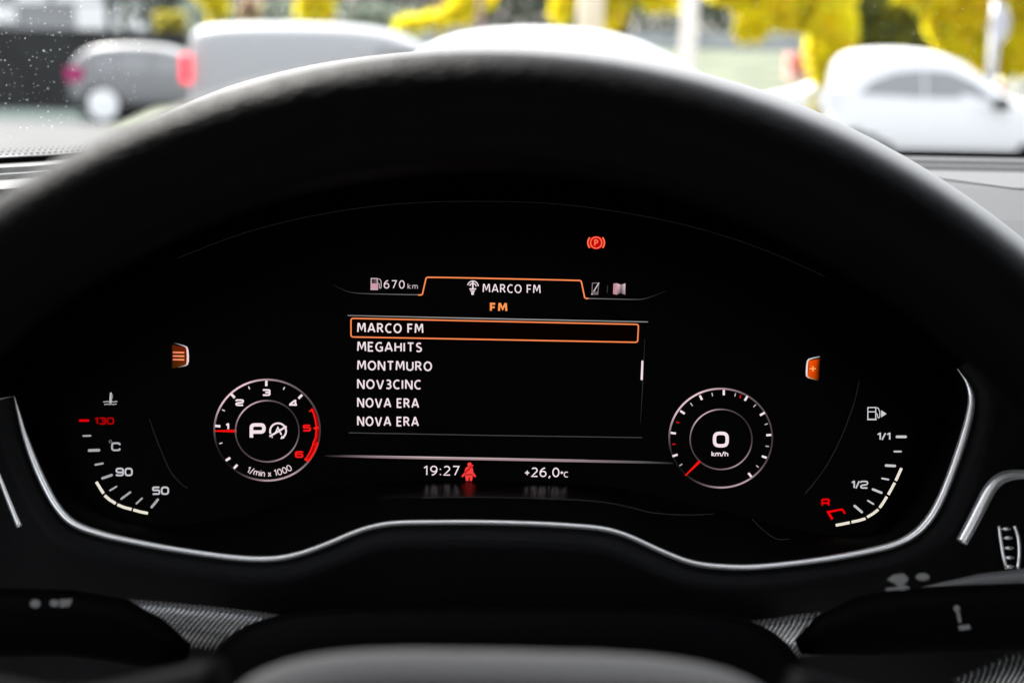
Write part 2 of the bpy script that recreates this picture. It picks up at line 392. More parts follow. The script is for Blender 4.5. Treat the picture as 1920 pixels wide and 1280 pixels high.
# curved legend under the dial
d = Draw(); s = '1/min x 1000'; gaps = []; x = 0
for ch in s:
    if ch == ' ': x += .34; continue
    gaps.append((ch, x)); x += F[ch][0] + .19
tot = x - .19; cap = 11.2; rad = 90
ang0, ang1 = 205.5, 148.5
for ch, xo in gaps:
    for pl in F[ch][1]:
        P = []
        for gxx, gy in pl:
            a = ang0 + (ang1 - ang0) * (xo + gxx) / tot; rr_ = rad - gy * cap
            P.append((500.8 + rr_ * math.sin(R(a)), 806 - rr_ * .965 * math.cos(R(a))))
        d.line(P, 1.7, (235, 215, 218), closed=(Vector(P[0]) - Vector(P[-1])).length < .01)
d.build('unit_legend', tach)
# --- speedometer
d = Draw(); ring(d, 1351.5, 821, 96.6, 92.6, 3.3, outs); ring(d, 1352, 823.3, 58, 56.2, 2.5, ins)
for q in ((740, 120, 740, 178), (998, 187, 968, 238), (1187, 367, 1135, 397), (1258, 610, 1203, 614), (1207, 860, 1155, 842), (1042, 1068, 1008, 1025), (478, 180, 502, 228), (265, 348, 313, 380), (160, 587, 217, 595), (180, 843, 236, 825)):
    d.line([z2(*q[:2]), z2(*q[2:])], 4.0, WHT)
for q in ((610, 152, 618, 188), (868, 157, 860, 192), (1090, 280, 1063, 306), (1220, 487, 1185, 500), (1232, 737, 1195, 732), (1120, 965, 1093, 942), (375, 262, 400, 295), (255, 947, 287, 928)):
    d.line([z2(*q[:2]), z2(*q[2:])], 1.9, (190, 184, 184))
for q in ((925, 175, 915, 212), (220, 468, 253, 480), (175, 712, 212, 712)):
    d.line([z2(*q[:2]), z2(*q[2:])], 2.0, (215, 20, 22))
spd = d.build('speedometer', cluster, 'round speed dial with white ticks and no numerals, red needle at its lower left')
d = Draw(.0009); d.line([z2(318, 1055), z2(478, 897)], [2.2, 5.2], [(255, 24, 16), (240, 14, 14)]); d.build('needle', spd)
d = Draw(); x0, y0 = z2(620, 575); x1, y1 = z2(795, 747); text(d, '0', x0, x1, y1, y1, y1 - y0, 6.3, WHT, FW); d.build('speed_digit', spd)
d = Draw(); x0, y0 = z2(605, 788); x1, y1 = z2(788, 845); text(d, 'km/h', x0, x1, y1, y1 + .4, 9.8, 1.8, WHT, F, gap=.17); d.build('unit_legend', spd)
# --- coolant gauge
z3 = lambda x, y: (130 + x / 4.923, 720 + y / 4.923)
d = Draw()
for a, b, c_, e, wd in ((127, 477, 197, 475, 3.2), (180, 611, 275, 608, 5.2), (238, 743, 310, 730, 3.5), (303, 868, 392, 837, 4.6), (373, 980, 436, 943, 3.2), (478, 1058, 563, 995, 3.8), (618, 1101, 672, 1050, 3.2), (758, 1135, 818, 1062, 4.6)):
    d.line([z3(a, b), z3(c_, e)], wd, GRY, cap=True)
d.line([z3(95, 335), z3(175, 335)], 4.6, (228, 0, 8), cap=True)
tmp = d.build('coolant_gauge', cluster, 'coolant temperature scale with four lit cream bars, at the far left')
d = Draw()
for q in ([(248, 900), (283, 957), (315, 1008)], [(325, 1025), (375, 1068), (428, 1100)], [(443, 1110), (508, 1137), (575, 1153)], [(590, 1158), (655, 1177), (725, 1190)]):
    d.line([z3(*p) for p in q], 5.4, CRM)
d.build('lit_bars', tmp)
for s_, a, b, y0, y1, wd, c_ in (('130', 232, 413, 305, 372, 3.0, (178, 0, 4)), ('90', 427, 585, 770, 848, 3.2, (196, 196, 202)), ('50', 762, 920, 943, 1020, 3.2, (196, 196, 202)), ('C', 385, 472, 535, 617, 3.4, (176, 176, 180))):
    d = Draw(); X0, Y0 = z3(a, y0); X1, Y1 = z3(b, y1); text(d, s_, X0, X1, Y1, Y1, Y1 - Y0, wd, c_, FW, gap=.36)
    if s_ == 'C': px, py = z3(380, 530); d.line([(px + 2.6 * math.cos(R(t)), py + 2.6 * math.sin(R(t))) for t in range(0, 360, 30)], 1.1, (120, 120, 124), closed=True)
    d.build('numeral' if s_ != 'C' else 'unit_legend', tmp)
d = Draw(); d.line([z3(383, 82), z3(379, 168)], [3.6, 4.6], (190, 190, 192), cap=True)
for y in (98, 112, 126): d.line([z3(385, y), z3(402, y + 2)], 1.6, (150, 150, 152))
for y, xa, xb in ((161, 312, 443), (185, 322, 436)): d.line([z3(xa + (xb - xa) * i / 12, y + 3 * math.sin(i * 1.57)) for i in range(13)], 1.7, (176, 176, 178))
d.build('thermometer_symbol', tmp)
# --- fuel gauge
z4 = lambda x, y: (1500 + x / 4.742, 740 + y / 4.742)
d = Draw()
for a, b, c_, e, wd in ((860, 372, 942, 372, 5), (838, 503, 900, 503, 3.2), (763, 627, 846, 631, 4.8), (728, 741, 788, 752, 3.1), (647, 838, 727, 870, 4.4), (602, 938, 655, 970, 3.0), (484, 984, 552, 1042, 4.4)):
    d.line([z4(a, b), z4(c_, e)], wd, (196, 196, 198), cap=True)
fuel = d.build('fuel_gauge', cluster, 'fuel scale with six lit cream bars, at the far right')
d = Draw()
for q in ([(903, 650), (878, 705), (852, 762)], [(843, 780), (815, 832), (785, 887)], [(773, 903), (742, 955), (708, 1003)], [(697, 1018), (650, 1055), (597, 1086)], [(583, 1098), (522, 1116), (458, 1130)], [(443, 1133), (380, 1147), (318, 1158)]):
    d.line([z4(*p) for p in q], 5.2, CRM)
d.build('lit_bars', fuel)
for s_, a, b, y0, y1, wd, c_ in (('1/1', 685, 805, 335, 403, 2.8, (200, 200, 204)), ('1/2', 455, 607, 762, 833, 2.8, (200, 200, 204)), ('R', 190, 265, 920, 990, 3.2, (245, 0, 6))):
    d = Draw(); X0, Y0 = z4(a, y0); X1, Y1 = z4(b, y1); text(d, s_, X0, X1, Y1, Y1, Y1 - Y0, wd, c_, FW, gap=.26); d.build('numeral', fuel)
d = Draw(); d.line([z4(288, 1104), z4(250, 1040), z4(375, 1016), z4(402, 1055)], [5.2, 4.4, 3.4, 3.0], (245, 0, 6)); d.build('reserve_bracket', fuel)
d = Draw(); g2 = (205, 205, 208)
d.line([z4(604, 112), z4(674, 112), z4(674, 216), z4(604, 216)], 1.9, g2, closed=True); d.line([z4(604, 150), z4(674, 150)], 1.9, g2); d.line([z4(598, 219), z4(682, 219)], 2.2, g2)
d.line([z4(*p) for p in ((676, 165), (688, 170), (690, 195), (700, 205), (710, 192), (710, 150), (696, 118), (680, 112))], 1.7, g2)
d.poly([z4(722, 135), z4(722, 200), z4(770, 168)], g2); d.build('fuel_pump_symbol', fuel)

# --- central radio display
z5 = lambda x, y: (620 + x / 6, 500 + y / 6)
z6 = lambda x, y: (940 + x / 4.572, 420 + y / 4.572)
d = Draw()
lp = spline([z5(*p) for p in ((20, 197), (130, 255), (240, 290), (400, 303), (600, 308), (985, 316))], 5)
d.line(lp, 1.3, [tuple(c * min(1, .1 + .9 * i / len(lp)) for c in (130, 130, 132)) for i in range(len(lp))])
rp = spline([z6(*p) for p in ((745, 638), (1000, 643), (1150, 646), (1230, 640), (1300, 617), (1410, 574))], 5)
d.line(rp, 1.3, [tuple(c * max(.12, 1 - .9 * i / len(rp)) for c in (135, 130, 130)) for i in range(len(rp))])
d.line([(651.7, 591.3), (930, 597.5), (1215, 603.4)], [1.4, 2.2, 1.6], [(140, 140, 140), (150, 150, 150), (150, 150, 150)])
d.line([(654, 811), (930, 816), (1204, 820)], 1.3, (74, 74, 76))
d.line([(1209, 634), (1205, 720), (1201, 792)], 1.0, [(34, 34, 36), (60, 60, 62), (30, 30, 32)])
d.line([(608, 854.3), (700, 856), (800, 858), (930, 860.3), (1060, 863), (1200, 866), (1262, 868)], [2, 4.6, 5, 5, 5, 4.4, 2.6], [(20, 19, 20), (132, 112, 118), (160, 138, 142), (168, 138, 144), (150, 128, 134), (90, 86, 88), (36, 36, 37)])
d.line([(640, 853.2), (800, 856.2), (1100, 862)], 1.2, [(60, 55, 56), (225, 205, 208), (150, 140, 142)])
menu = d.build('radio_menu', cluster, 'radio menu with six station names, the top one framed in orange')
d = Draw(.00065)
d.line(fillet([z5(983, 317), z5(1030, 318), z5(1075, 119), z5(1300, 121), z6(0, 468), z6(400, 477), z6(684, 484), z6(716, 637), z6(747, 638)], 3.4), 2.5, ORG_)
d.build('tab_outline', menu)
d = Draw(.00065)
fr = fillet([(658, 596.6), (1197.2, 608), (1195.6, 641.6), (658, 631.5)], 4.5, True)
d.poly(fr, (7, 1, 0)); d.line(fr, 4.4, (40, 8, 2), closed=True); d.line(fr, 2.4, ORG_, closed=True); d.build('selection_frame', menu)
for s_, x0, x1, y0, y1 in (('MARCO FM', 669.6, 793.8, 623.3, 625.2), ('MEGAHITS', 669.6, 791, 658.6, 660.2), ('MONTMURO', 669.6, 810, 693.8, 695.6), ('NOV3CINC', 669.6, 789.6, 728.8, 730), ('NOVA ERA', 669.6, 785.8, 763.5, 764.9), ('NOVA ERA', 669.6, 785.4, 798.2, 799.4)):
    d = Draw(.0008); text(d, s_, x0, x1, y0, y1, 18.2, 2.75, WHT, F, gap=.34); d.build('station_name', menu)
d = Draw(.0008); text(d, 'MARCO FM', 905, 1013.6, 548.2, 550.3, 16.2, 2.05, WHT, F, gap=.34); d.build('station_heading', menu)
d = Draw(.0008); text(d, 'FM', 918.6, 951.2, 584.2, 584.8, 16.8, 3.7, (255, 150, 80), F, gap=.42); d.build('band_heading', menu)
d = Draw(.0008); d.line([(1204.6, 677), (1203.2, 711)], [3.6, 4.0], WHT, cap=True); d.build('scroll_thumb', menu)
z7 = lambda x, y: (860 + x / 10.667, 515 + y / 10.667)
d = Draw(.0008); cx, cy = z7(285, 245)
for r_ in (10.3, 6.2): d.line([(cx + r_ * math.cos(R(t)), cy - r_ * 1.08 * math.sin(R(t))) for t in range(8, 173, 11)], 2.0, (236, 220, 226))
d.line([z7(283, 130), z7(283, 290)], 2.6, WHT); d.line([z7(215, 282), z7(350, 282)], 2.0, WHT)
d.line([z7(228, 312), z7(328, 316)], 2.2, (220, 205, 210)); d.line([z7(245, 338), z7(315, 342)], 2.2, (220, 205, 210)); d.line([z7(278, 350), z7(278, 402)], 4.6, (236, 220, 226))
d.build('radio_mast_symbol', menu)
d = Draw(.0008); text(d, '670', z5(597, 0)[0], z5(833, 0)[0], z5(0, 245)[1], z5(0, 247)[1], 15.8, 1.9, (232, 214, 220), F, gap=.36); text(d, 'km', z5(865, 0)[0], z5(980, 0)[0], z5(0, 248)[1], z5(0, 250)[1], 10.2, 1.15, (205, 190, 195), F, gap=.3); d.build('range_readout', menu)
d = Draw(.0008); g3 = (196, 176, 182)
d.line([z5(457, 132), z5(524, 133), z5(526, 250), z5(455, 250)], 2.0, g3, closed=True); d.poly([z5(455, 186), z5(526, 187), z5(526, 250), z5(455, 250)], (206, 150, 166)); d.poly([z5(462, 142), z5(519, 143), z5(519, 183), z5(462, 183)], [(14, 12, 13), (110, 98, 102), (90, 80, 84), (10, 9, 9)])
d.line([z5(447, 255), z5(534, 256)], 2.0, g3); d.line([z5(*p) for p in ((534, 185), (545, 190), (547, 235), (558, 242), (568, 232), (568, 165), (555, 142), (535, 136))], 1.5, g3); d.build('fuel_pump_symbol', menu)
d = Draw(.0008); d.line([z6(781, 506), z6(834, 506), z6(828, 602), z6(776, 602)], 1.4, (130, 118, 122), closed=True); d.line([z6(774, 606), z6(838, 502)], 1.9, (214, 200, 204)); d.poly([z6(782, 578), z6(828, 578), z6(826, 600), z6(780, 600)], (110, 96, 100)); d.build('phone_symbol', menu)
d = Draw(.0008); d.line([z6(912, 525), z6(908, 590)], 1.0, (70, 66, 68))
d.poly([z6(961, 510), z6(992, 506), z6(990, 606), z6(958, 598)], (196, 140, 152)); d.poly([z6(992, 508), z6(1024, 520), z6(1020, 592), z6(990, 605)], [(228, 196, 204), (196, 160, 168), (90, 78, 82), (150, 120, 128)])
d.poly([z6(1024, 520), z6(1064, 508), z6(1062, 606), z6(1021, 592)], [(120, 104, 108), (226, 202, 208), (160, 146, 150), (20, 17, 18)]); d.build('map_symbol', menu)
z8 = lambda x, y: (760 + x / 5.647, 840 + y / 5.647)
d = Draw(); text(d, '19:27', z8(193, 0)[0], z8(573, 0)[0], z8(0, 287)[1], z8(0, 290)[1], 18.4, 2.2, WHT, F, gap=.3); d.build('clock_readout', cluster)
d = Draw(); text(d, '+', z8(1260, 0)[0], z8(1310, 0)[0], z8(0, 300)[1], z8(0, 300)[1], 17.5, 2.1, WHT); text(d, '26,0', z8(1332, 0)[0], z8(1632, 0)[0], z8(0, 303)[1], z8(0, 306)[1], 18, 2.3, WHT, F, gap=.28)
text(d, 'oC', z8(1643, 0)[0], z8(1725, 0)[0], z8(0, 307)[1], z8(0, 309)[1], 11, 1.6, WHT, F, gap=.24); d.build('temperature_readout', cluster)
d = Draw(); rb = (250, 62, 60); px, py = z8(680, 170)
d.poly([(px + 3.9 * math.cos(R(t)), py + 3.9 * math.sin(R(t))) for t in range(0, 360, 24)], rb)
d.poly([z8(*p) for p in ((660, 192), (700, 192), (716, 215), (722, 275), (630, 275), (628, 240), (640, 205))], rb)
d.poly([z8(*p) for p in ((628, 284), (722, 284), (714, 300), (706, 345), (682, 345), (680, 305), (672, 305), (668, 345), (642, 345), (634, 300))], rb)
d.line([z8(632, 262), z8(600, 302)], 3.4, rb); d.line([z8(716, 262), z8(742, 302)], 3.4, rb)
d.line([z8(630, 262), z8(718, 176)], 2.0, (150, 0, 4)); d.line([z8(700, 194), z8(717, 176)], 2.4, rb); d.build('seat_belt_warning_light', cluster)
d = Draw(); cx, cy = 1117.8, 455
d.poly([(cx + 15.5 * math.cos(R(t)) * (1.0), cy + 12.2 * math.sin(R(t))) for t in range(0, 360, 15)], (200, 6, 2))
d.line([(cx + 10.5 * math.cos(R(t)), cy + 10.5 * math.sin(R(t))) for t in range(0, 360, 15)], 1.9, (255, 120, 92), closed=True)
d.line([(cx - 1 - 14.6 * math.cos(R(t)), cy + 14.6 * math.sin(R(t))) for t in range(-42, 43, 7)], 2.8, (255, 110, 72)); d.line([(cx + 1 + 14.6 * math.cos(R(t)), cy + 14.6 * math.sin(R(t))) for t in range(-42, 43, 7)], 2.8, (255, 110, 72))
text(d, 'P', cx - 3.4, cx + 3.8, cy + 6, cy + 6, 12, 1.8, (255, 130, 100)); d.build('parking_brake_warning_light', cluster)
for (ox, oy, sgn) in ((300, 630, 1), (1490, 650, -1)):
    z = lambda x, y: (ox + x / 16, oy + y / 16)
    d = Draw()
    if sgn > 0:
        d.poly([z(390, 265), z(740, 345), z(795, 400), z(800, 820), z(750, 880), z(390, 965)], [(82, 32, 4), (128, 38, 2), (120, 20, 2), (124, 30, 4), (104, 42, 6), (60, 30, 4)])
        d.poly([z(340, 262), z(390, 265), z(390, 965), z(340, 975)], [(0, 0, 0), (82, 32, 4), (62, 32, 4), (0, 0, 0)])
        for y in (487, 595, 702): d.line([z(385, y), z(725, y + 6)], 2.8, [(250, 130, 110), (255, 160, 96)])
        d.line([z(*p) for p in ((400, 210), (480, 218), (740, 300), (800, 340), (822, 420), (835, 590), (832, 760), (815, 840), (760, 880), (520, 940))], [.4, 1.2, 2.4, 3, 3.6, 4, 3.8, 3, 2.2, .8], [(50, 46, 46), (110, 104, 104), (190, 182, 184), (214, 204, 208), (236, 220, 226), (242, 218, 224), (242, 218, 224), (222, 208, 210), (180, 172, 170), (60, 56, 56)])
    else:
        d.poly([z(430, 415), z(650, 375), z(600, 960), z(400, 905)], [(255, 82, 4), (210, 66, 2), (178, 62, 4), (244, 78, 2)])
        d.poly([z(650, 375), z(770, 360), z(740, 980), z(600, 960)], [(210, 66, 2), (2, 0, 0), (0, 0, 0), (178, 62, 4)])
        d.line([z(460, 655), z(635, 658)], 2.2, (255, 176, 100)); d.line([z(550, 575), z(546, 738)], 2.2, (255, 176, 100))
        d.line([z(*p) for p in ((755, 295), (560, 335), (430, 375), (390, 430), (372, 560), (362, 740), (362, 860), (410, 920), (560, 965), (720, 1010))], [2, 2.2, 2.6, 3, 3.4, 3.4, 3.2, 2.2, 1.6, .6], [(150, 144, 148), (200, 194, 196), (214, 206, 206), (232, 214, 216), (244, 212, 216), (244, 224, 230), (228, 216, 222), (200, 170, 140), (150, 120, 90), (40, 30, 34)])
    d.build('menu_key_symbol' if sgn > 0 else 'plus_key_symbol', cluster)

# ------------------------------------------------------------------ dashboard: hood, trim, fascia, top
dash = empty('dashboard', ORG, mat=CM); tag(dash, 'black grained dashboard with arched hood and bright satin trim line', 'dashboard')
HOOD = [(-420, 700), (-240, 545), (-110, 450), (0, 378), (117, 316), (250, 240), (400, 172), (520, 136), (640, 112), (780, 96), (930, 90), (1090, 96), (1250, 120), (1400, 160), (1520, 204), (1640, 262), (1760, 332), (1900, 432), (2080, 590), (2200, 720)]
hp = resample(spline(HOOD, 6), NB)
hin = resample(spline([(-420, 820), (-240, 690), (0, 520), (200, 390), (400, 300), (640, 225), (930, 200), (1250, 232), (1520, 320), (1760, 450), (1950, 590), (2200, 840)], 6), NB)
A = [UV(*a0[i], .0) for i in range(NB)]
B = [UV(*hin[i], .10) for i in range(NB)]
B2 = [UV(hin[i][0] * .72 + hp[i][0] * .28, hin[i][1] * .72 + hp[i][1] * .28, .116) for i in range(NB)]
C1 = [UV(hin[i][0] * .4 + hp[i][0] * .6, hin[i][1] * .4 + hp[i][1] * .6, .115) for i in range(NB)]
C2 = [UV(hin[i][0] * .18 + hp[i][0] * .82, hin[i][1] * .18 + hp[i][1] * .82, .105) for i in range(NB)]
C3 = [UV(hin[i][0] * .04 + hp[i][0] * .96, hin[i][1] * .04 + hp[i][1] * .96, .088) for i in range(NB)]
C4 = [UV(*hp[i], .065) for i in range(NB)]
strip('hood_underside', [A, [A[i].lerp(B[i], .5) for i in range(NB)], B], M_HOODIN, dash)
def back(P, dy, dz):
    wp = CM @ P; return CMI @ Vector((wp.x, wp.y + dy, wp.z + dz))
D1 = [back(p, .06, -.002) for p in C4]; D2 = [back(p, .16, -.014) for p in C4]; D3 = [back(p, .30, -.05) for p in C4]
strip('hood', [B, B2, C1, C2, C3, C4, D1, D2, D3], M_HOOD, dash)
# trim
b = MB(); b.tube([UV(x, y, TW + .002) for x, y, _ in TS], [w_ / 2 / 4167 * 1.02 for _, _, w_ in TS], 12, up=Vector((0, 0, 1))); b.build('bright_trim', M_TRIM, dash, True)
b = MB(); lt = spline([(-40, 790, 9), (-12, 862, 10), (12, 925, 10.5), (37, 987, 11)], 6); b.tube([UV(x, y, TW + .002) for x, y, _ in lt], [w_ / 2 / 4167 for _, _, w_ in lt], 12); b.build('vent_trim', M_TRIM, dash, True)
rt = spline([(1803, 1016, 21), (1820, 985, 22), (1838, 950, 23), (1855, 918, 23), (1872, 900, 22), (1893, 891, 20), (1925, 889, 17), (1990, 889, 16)], 6)
b = MB(); b.tube([UV(x, y, TW + .006) for x, y, _ in rt], [w_ / 2 / 4167 for _, _, w_ in rt], 16); b.build('vent_trim', M_TRIM, dash, True)
# fascia round the trim
def off(P, k, cx=930, cy=620):
    return [((x - cx) * k + cx, (y - cy) * k + cy) for x, y in P]
n_ = NB
def normals(P):
    o = []
    for i in range(len(P)):
        a = Vector(P[max(0, i - 1)]); c = Vector(P[min(len(P) - 1, i + 1)]); t = (c - a).normalized(); o.append(Vector((-t.y, t.x)))
    return o
NR = normals(tr)
def push(k): return [(tr[i][0] + NR[i].x * k, tr[i][1] + NR[i].y * k) for i in range(NB)]
smooth_push = lambda k: [tuple(Vector(push(k)[i])) for i in range(NB)]
p1, p2, p3 = push(10), push(32), push(52)
far_ = [(max(-700, min(2700, (x - 930) * 1.75 + 930)), (y - 700) * 1.9 + 760) for x, y in tr]
strip('fascia', [[UV(*tr[i], TW) for i in range(NB)], [UV(*p1[i], TW - .002) for i in range(NB)], [UV(*p2[i], TW + .008) for i in range(NB)], [UV(*p3[i], TW + .004) for i in range(NB)], [UV(*far_[i], .0) for i in range(NB)]], M_FASCIA, dash)
# right side panel between the cluster and the vent
pan = [(1775, 1000), (1800, 940), (1830, 868), (1850, 850), (1885, 846), (1960, 852), (2080, 860), (2080, 1120), (1500, 1120), (1640, 1066), (1720, 1040)]
mesh('side_panel', [UV(x, y, TW - .004) for x, y in pan], [list(range(len(pan)))[::-1]], M_FASCIA, dash)
b = MB(); v0 = [UV(x, y, TW - .0035) for x, y in ((1868, 976), (1908, 976), (1916, 1072), (1874, 1072))]; b.add(v0, [[3, 2, 1, 0]]); vd = b.build('vent_thumbwheel', M_BLACK, dash)
for k, xs in enumerate(((1873, 1875, 1878, 1882, 1888), (1902, 1908, 1911, 1911, 1908))):
    b = MB(); b.tube([UV(x, y, TW + .0005) for x, y in spline(list(zip(xs, (985, 1003, 1022, 1045, 1066))), 3)], .0009, 8); b.build('rail', M_TRIM, vd, True)
for k, (x, y) in enumerate(((1887, 991), (1890, 1008), (1892, 1027), (1893, 1045), (1893, 1062))):
    b = MB(); b.tube([UV(x - 8, y, TW + .001), UV(x - 3, y, TW + .0019), UV(x + 3, y, TW + .0019), UV(x + 8, y, TW + .001)], [.0004, .00085, .00085, .0004], 10); b.build('grip_rib', M_TRIM, vd, True)

# dashboard top and windscreen, in world space
tops = []
def W2(p): return CMI @ Vector(p)
yb, zb = 1.0, zat(1850, 293, 1.0)
prof = [(yb + .05, zb - .012), (yb, zb), (.93, zb + .0012), (.925, zb - .0015), (.90, zb - .0005), (.895, zb - .003), (.80, zb - .006), (.70, zb - .013), (.60, zb - .024), (.52, zb - .042), (.49, zb - .075), (.49, zb - .35)]
back_p = [p for p in prof if p[0] >= .85] + [(.85, zb - .0045)]
back_p = sorted(back_p, key=lambda p: -p[0])
def fy(x): return 0 if x > .02 else -.30 * min(1.6, ((.02 - x) / .34) ** 2)
strip('dash_top', [[W2((x, y + fy(x), z)) for x in [-.62 + .06 * i for i in range(11)] + [.05, .3, .7, 1.1]] for y, z in back_p], M_DASH, dash, smooth=False)
front_p = [(.85, zb - .0045), (.80, zb - .006), (.70, zb - .013), (.60, zb - .024), (.52, zb - .042), (.49, zb - .075), (.49, zb - .35)]
for sg, xo in ((1, 1.1), (-1, -.62)):
    inner = [.16, .175, .19, .215, .235, .25, .25] if sg > 0 else [-.18, -.19, -.205, -.235, -.25, -.26, -.26]
    strip('dash_wing', [[W2((inner[i] + (xo - inner[i]) * k / 4, y, z)) for k in range(5)] for i, (y, z) in enumerate(front_p)], M_DASH, dash, smooth=False)
# grey defroster slot across the top, right side, and its lobe at the left
dv = [at(1700, 313, .86), at(2050, 316, .86), at(2050, 352, .80), at(1900, 345, .80), at(1760, 332, .83)]
mesh('defroster_slot', [W2((p.x, y, zb - .003 - (.895 - y) / .095 * .003 + .0006)) for p, y in zip(dv, (.885, .885, .79, .80, .85))], [[4, 3, 2, 1, 0]], node_mat('defroster_grey', (.045, .045, .045), .6), dash)
lob = [CMI @ at(x, y, .88) for x, y in ((-60, 318), (0, 322), (30, 324), (52, 330), (60, 338), (30, 350), (0, 362), (-60, 372))]
b = MB(); nb = len(lob); low = [CMI @ ((CM @ p) + Vector((0, .01, -.05))) for p in lob]
b.add(lob + low, [list(range(nb))[::-1]] + [[i, (i + 1) % nb, nb + (i + 1) % nb, nb + i] for i in range(nb)]); b.build('speaker_pod', M_DASH, dash)

# windscreen
wsc = empty('windscreen', (0, 1.0, zb)); tag(wsc, 'dusty curved windscreen glass with black dotted border along its foot', 'windscreen')
m = bpy.data.materials.new('clear_glass'); m.use_nodes = True; t = m.node_tree; t.nodes.clear()
o_ = t.nodes.new('ShaderNodeOutputMaterial'); mx = t.nodes.new('ShaderNodeMixShader'); tb = t.nodes.new('ShaderNodeBsdfTransparent'); gb = t.nodes.new('ShaderNodeBsdfGlossy')
tb.inputs[0].default_value = (.97, .98, .975, 1); gb.inputs['Roughness'].default_value = .02; mx.inputs[0].default_value = .004
t.links.new(tb.outputs[0], mx.inputs[1]); t.links.new(gb.outputs[0], mx.inputs[2]); t.links.new(mx.outputs[0], o_.inputs[0]); M_GLASS = m
WY0, WZ0, WY1, WZ1 = 0.0, -.004, -.62, .34          # local to the windscreen foot
def wpt(x, s, o=0.0): return (x, WY0 + (WY1 - WY0) * s + fy(x) * (1 - s) + o * -.48, WZ0 + (WZ1 - WZ0) * s + o * -.87)
strip('glass_pane', [[wpt(-.62 + 1.72 * i / 16, s) for i in range(17)] for s in (-.05, 0, .3, .6, 1)], M_GLASS, wsc)
def s_at(px, py):                                    # where a sight line meets the glass
    dd = ray(px, py); n = Vector((0, -(WZ1 - WZ0), (WY1 - WY0))).normalized(); p0 = Vector((0, 1.0, zb + WZ0)); tt = (p0 - EYE).dot(n) / dd.dot(n); p = EYE + dd * tt
    return p.x, (p.z - zb - WZ0) / (WZ1 - WZ0)
_, s_f = s_at(1850, 281)
b = MB()
xs = [-.62 + 1.72 * i / 40 for i in range(41)]
for i in range(40):
    b.add([wpt(xs[i], -.04, .002), wpt(xs[i + 1], -.04, .002), wpt(xs[i + 1], s_f, .002), wpt(xs[i], s_f, .002)], [[0, 1, 2, 3]])
for row, (ds, r_) in enumerate(((.0035, .00085), (.0085, .0006), (.0125, .0004))):
    nd = 760
    for i in range(nd):
        x = -.61 + 1.70 * (i + (row % 2) * .5) / nd; q = [wpt(x + r_ * math.cos(a * 1.047), s_f + ds + r_ * math.sin(a * 1.047) / .7, .002) for a in range(6)]
        b.add(q, [list(range(6))])
b.build('dotted_border', M_FRIT, wsc)
# dust on the glass
b = MB()
def speck(px, py, r_, el):
    x, s = s_at(px, py); a0_ = rng.random() * 6; n = 5
    q = [wpt(x + r_ * el * math.cos(a0_ + a * 6.283 / n) * rng.uniform(.7, 1.2), s + r_ / el * math.sin(a0_ + a * 6.283 / n) / .7, .003) for a in range(n)]
    b.add(q, [list(range(n))])
for i in range(1100):
    px, py = rng.uniform(-40, 350), rng.uniform(-20, 215)
    if rng.random() < .3: px, py = rng.gauss(110, 70), rng.gauss(120, 60)
    speck(px, py, rng.choice((.00009, .00012, .00016, .00024)), rng.uniform(.8, 1.6))
for i in range(260): speck(rng.uniform(330, 1920), rng.uniform(-10, 110), rng.choice((.0001, .00014, .0002)), rng.uniform(.8, 1.5))
for cx_, cy_ in ((330, 14), (520, 20), (770, 15), (1210, 30), (1330, 60), (1490, 65)):
    for i in range(24): speck(rng.gauss(cx_, 26), rng.gauss(cy_, 13), rng.choice((.0001, .00014, .0002)), 1.2)
m = node_mat('pale_dust', (.75, .75, .74), .9); t = m.node_tree; tl = t.nodes.new('ShaderNodeBsdfTranslucent'); tl.inputs[0].default_value = (.35, .35, .34, 1)
ad = t.nodes.new('ShaderNodeAddShader'); t.links.new(t.nodes['Principled BSDF'].outputs[0], ad.inputs[0]); t.links.new(tl.outputs[0], ad.inputs[1]); t.links.new(ad.outputs[0], t.nodes['Material Output'].inputs[0])
dust = b.build('dust', m); dust.location = wsc.location; tag(dust, 'white dust specks scattered over the windscreen glass', 'dust', kind='stuff')

# unseen cabin round the camera, added to block and bounce light
cab = empty('unseen_cabin_shell', (0, 0, 1.2)); tag(cab, 'unseen cabin shell of pale headliner, grey door panels and rear bulkhead, added to shape the light', 'car interior')
b = MB(); b.box(-.62, 1.1, -1.9, .36, .625, .66); b.build('headliner', node_mat('grey_headliner_cloth', (.75, .75, .75), .9), cab)  # roof kept very pale to bounce light onto the trim
b = MB(); b.box(-.62, 1.1, -1.95, -1.9, -.6, -.05); b.build('rear_bulkhead', M_CABIN, cab)
for x in (-.66, 1.1):
    b = MB(); b.box(x, x + .04, -1.9, -1.4, -.6, .625); b.build('rear_side_panel', M_CABIN, cab)
    b = MB(); b.box(x, x + .04, -1.398, .45, -.6, -.12); b.build('door_panel', M_CABIN, cab)
b = MB(); b.box(-.62, 1.1, -1.9, 1.03, -.66, -.6); b.build('cabin_floor', M_CABIN, cab)
b = MB(); b.box(-.66, 1.14, 1.06, 1.1, -.6, zb - 1.2 - .02); b.build('firewall', M_CABIN, cab)  # closes off light coming in under the dash
for x in (-.66, 1.1):
    b = MB(); b.box(x, x + .04, .452, 1.06, -.6, zb - 1.2 - .01); b.build('door_panel', M_CABIN, cab)

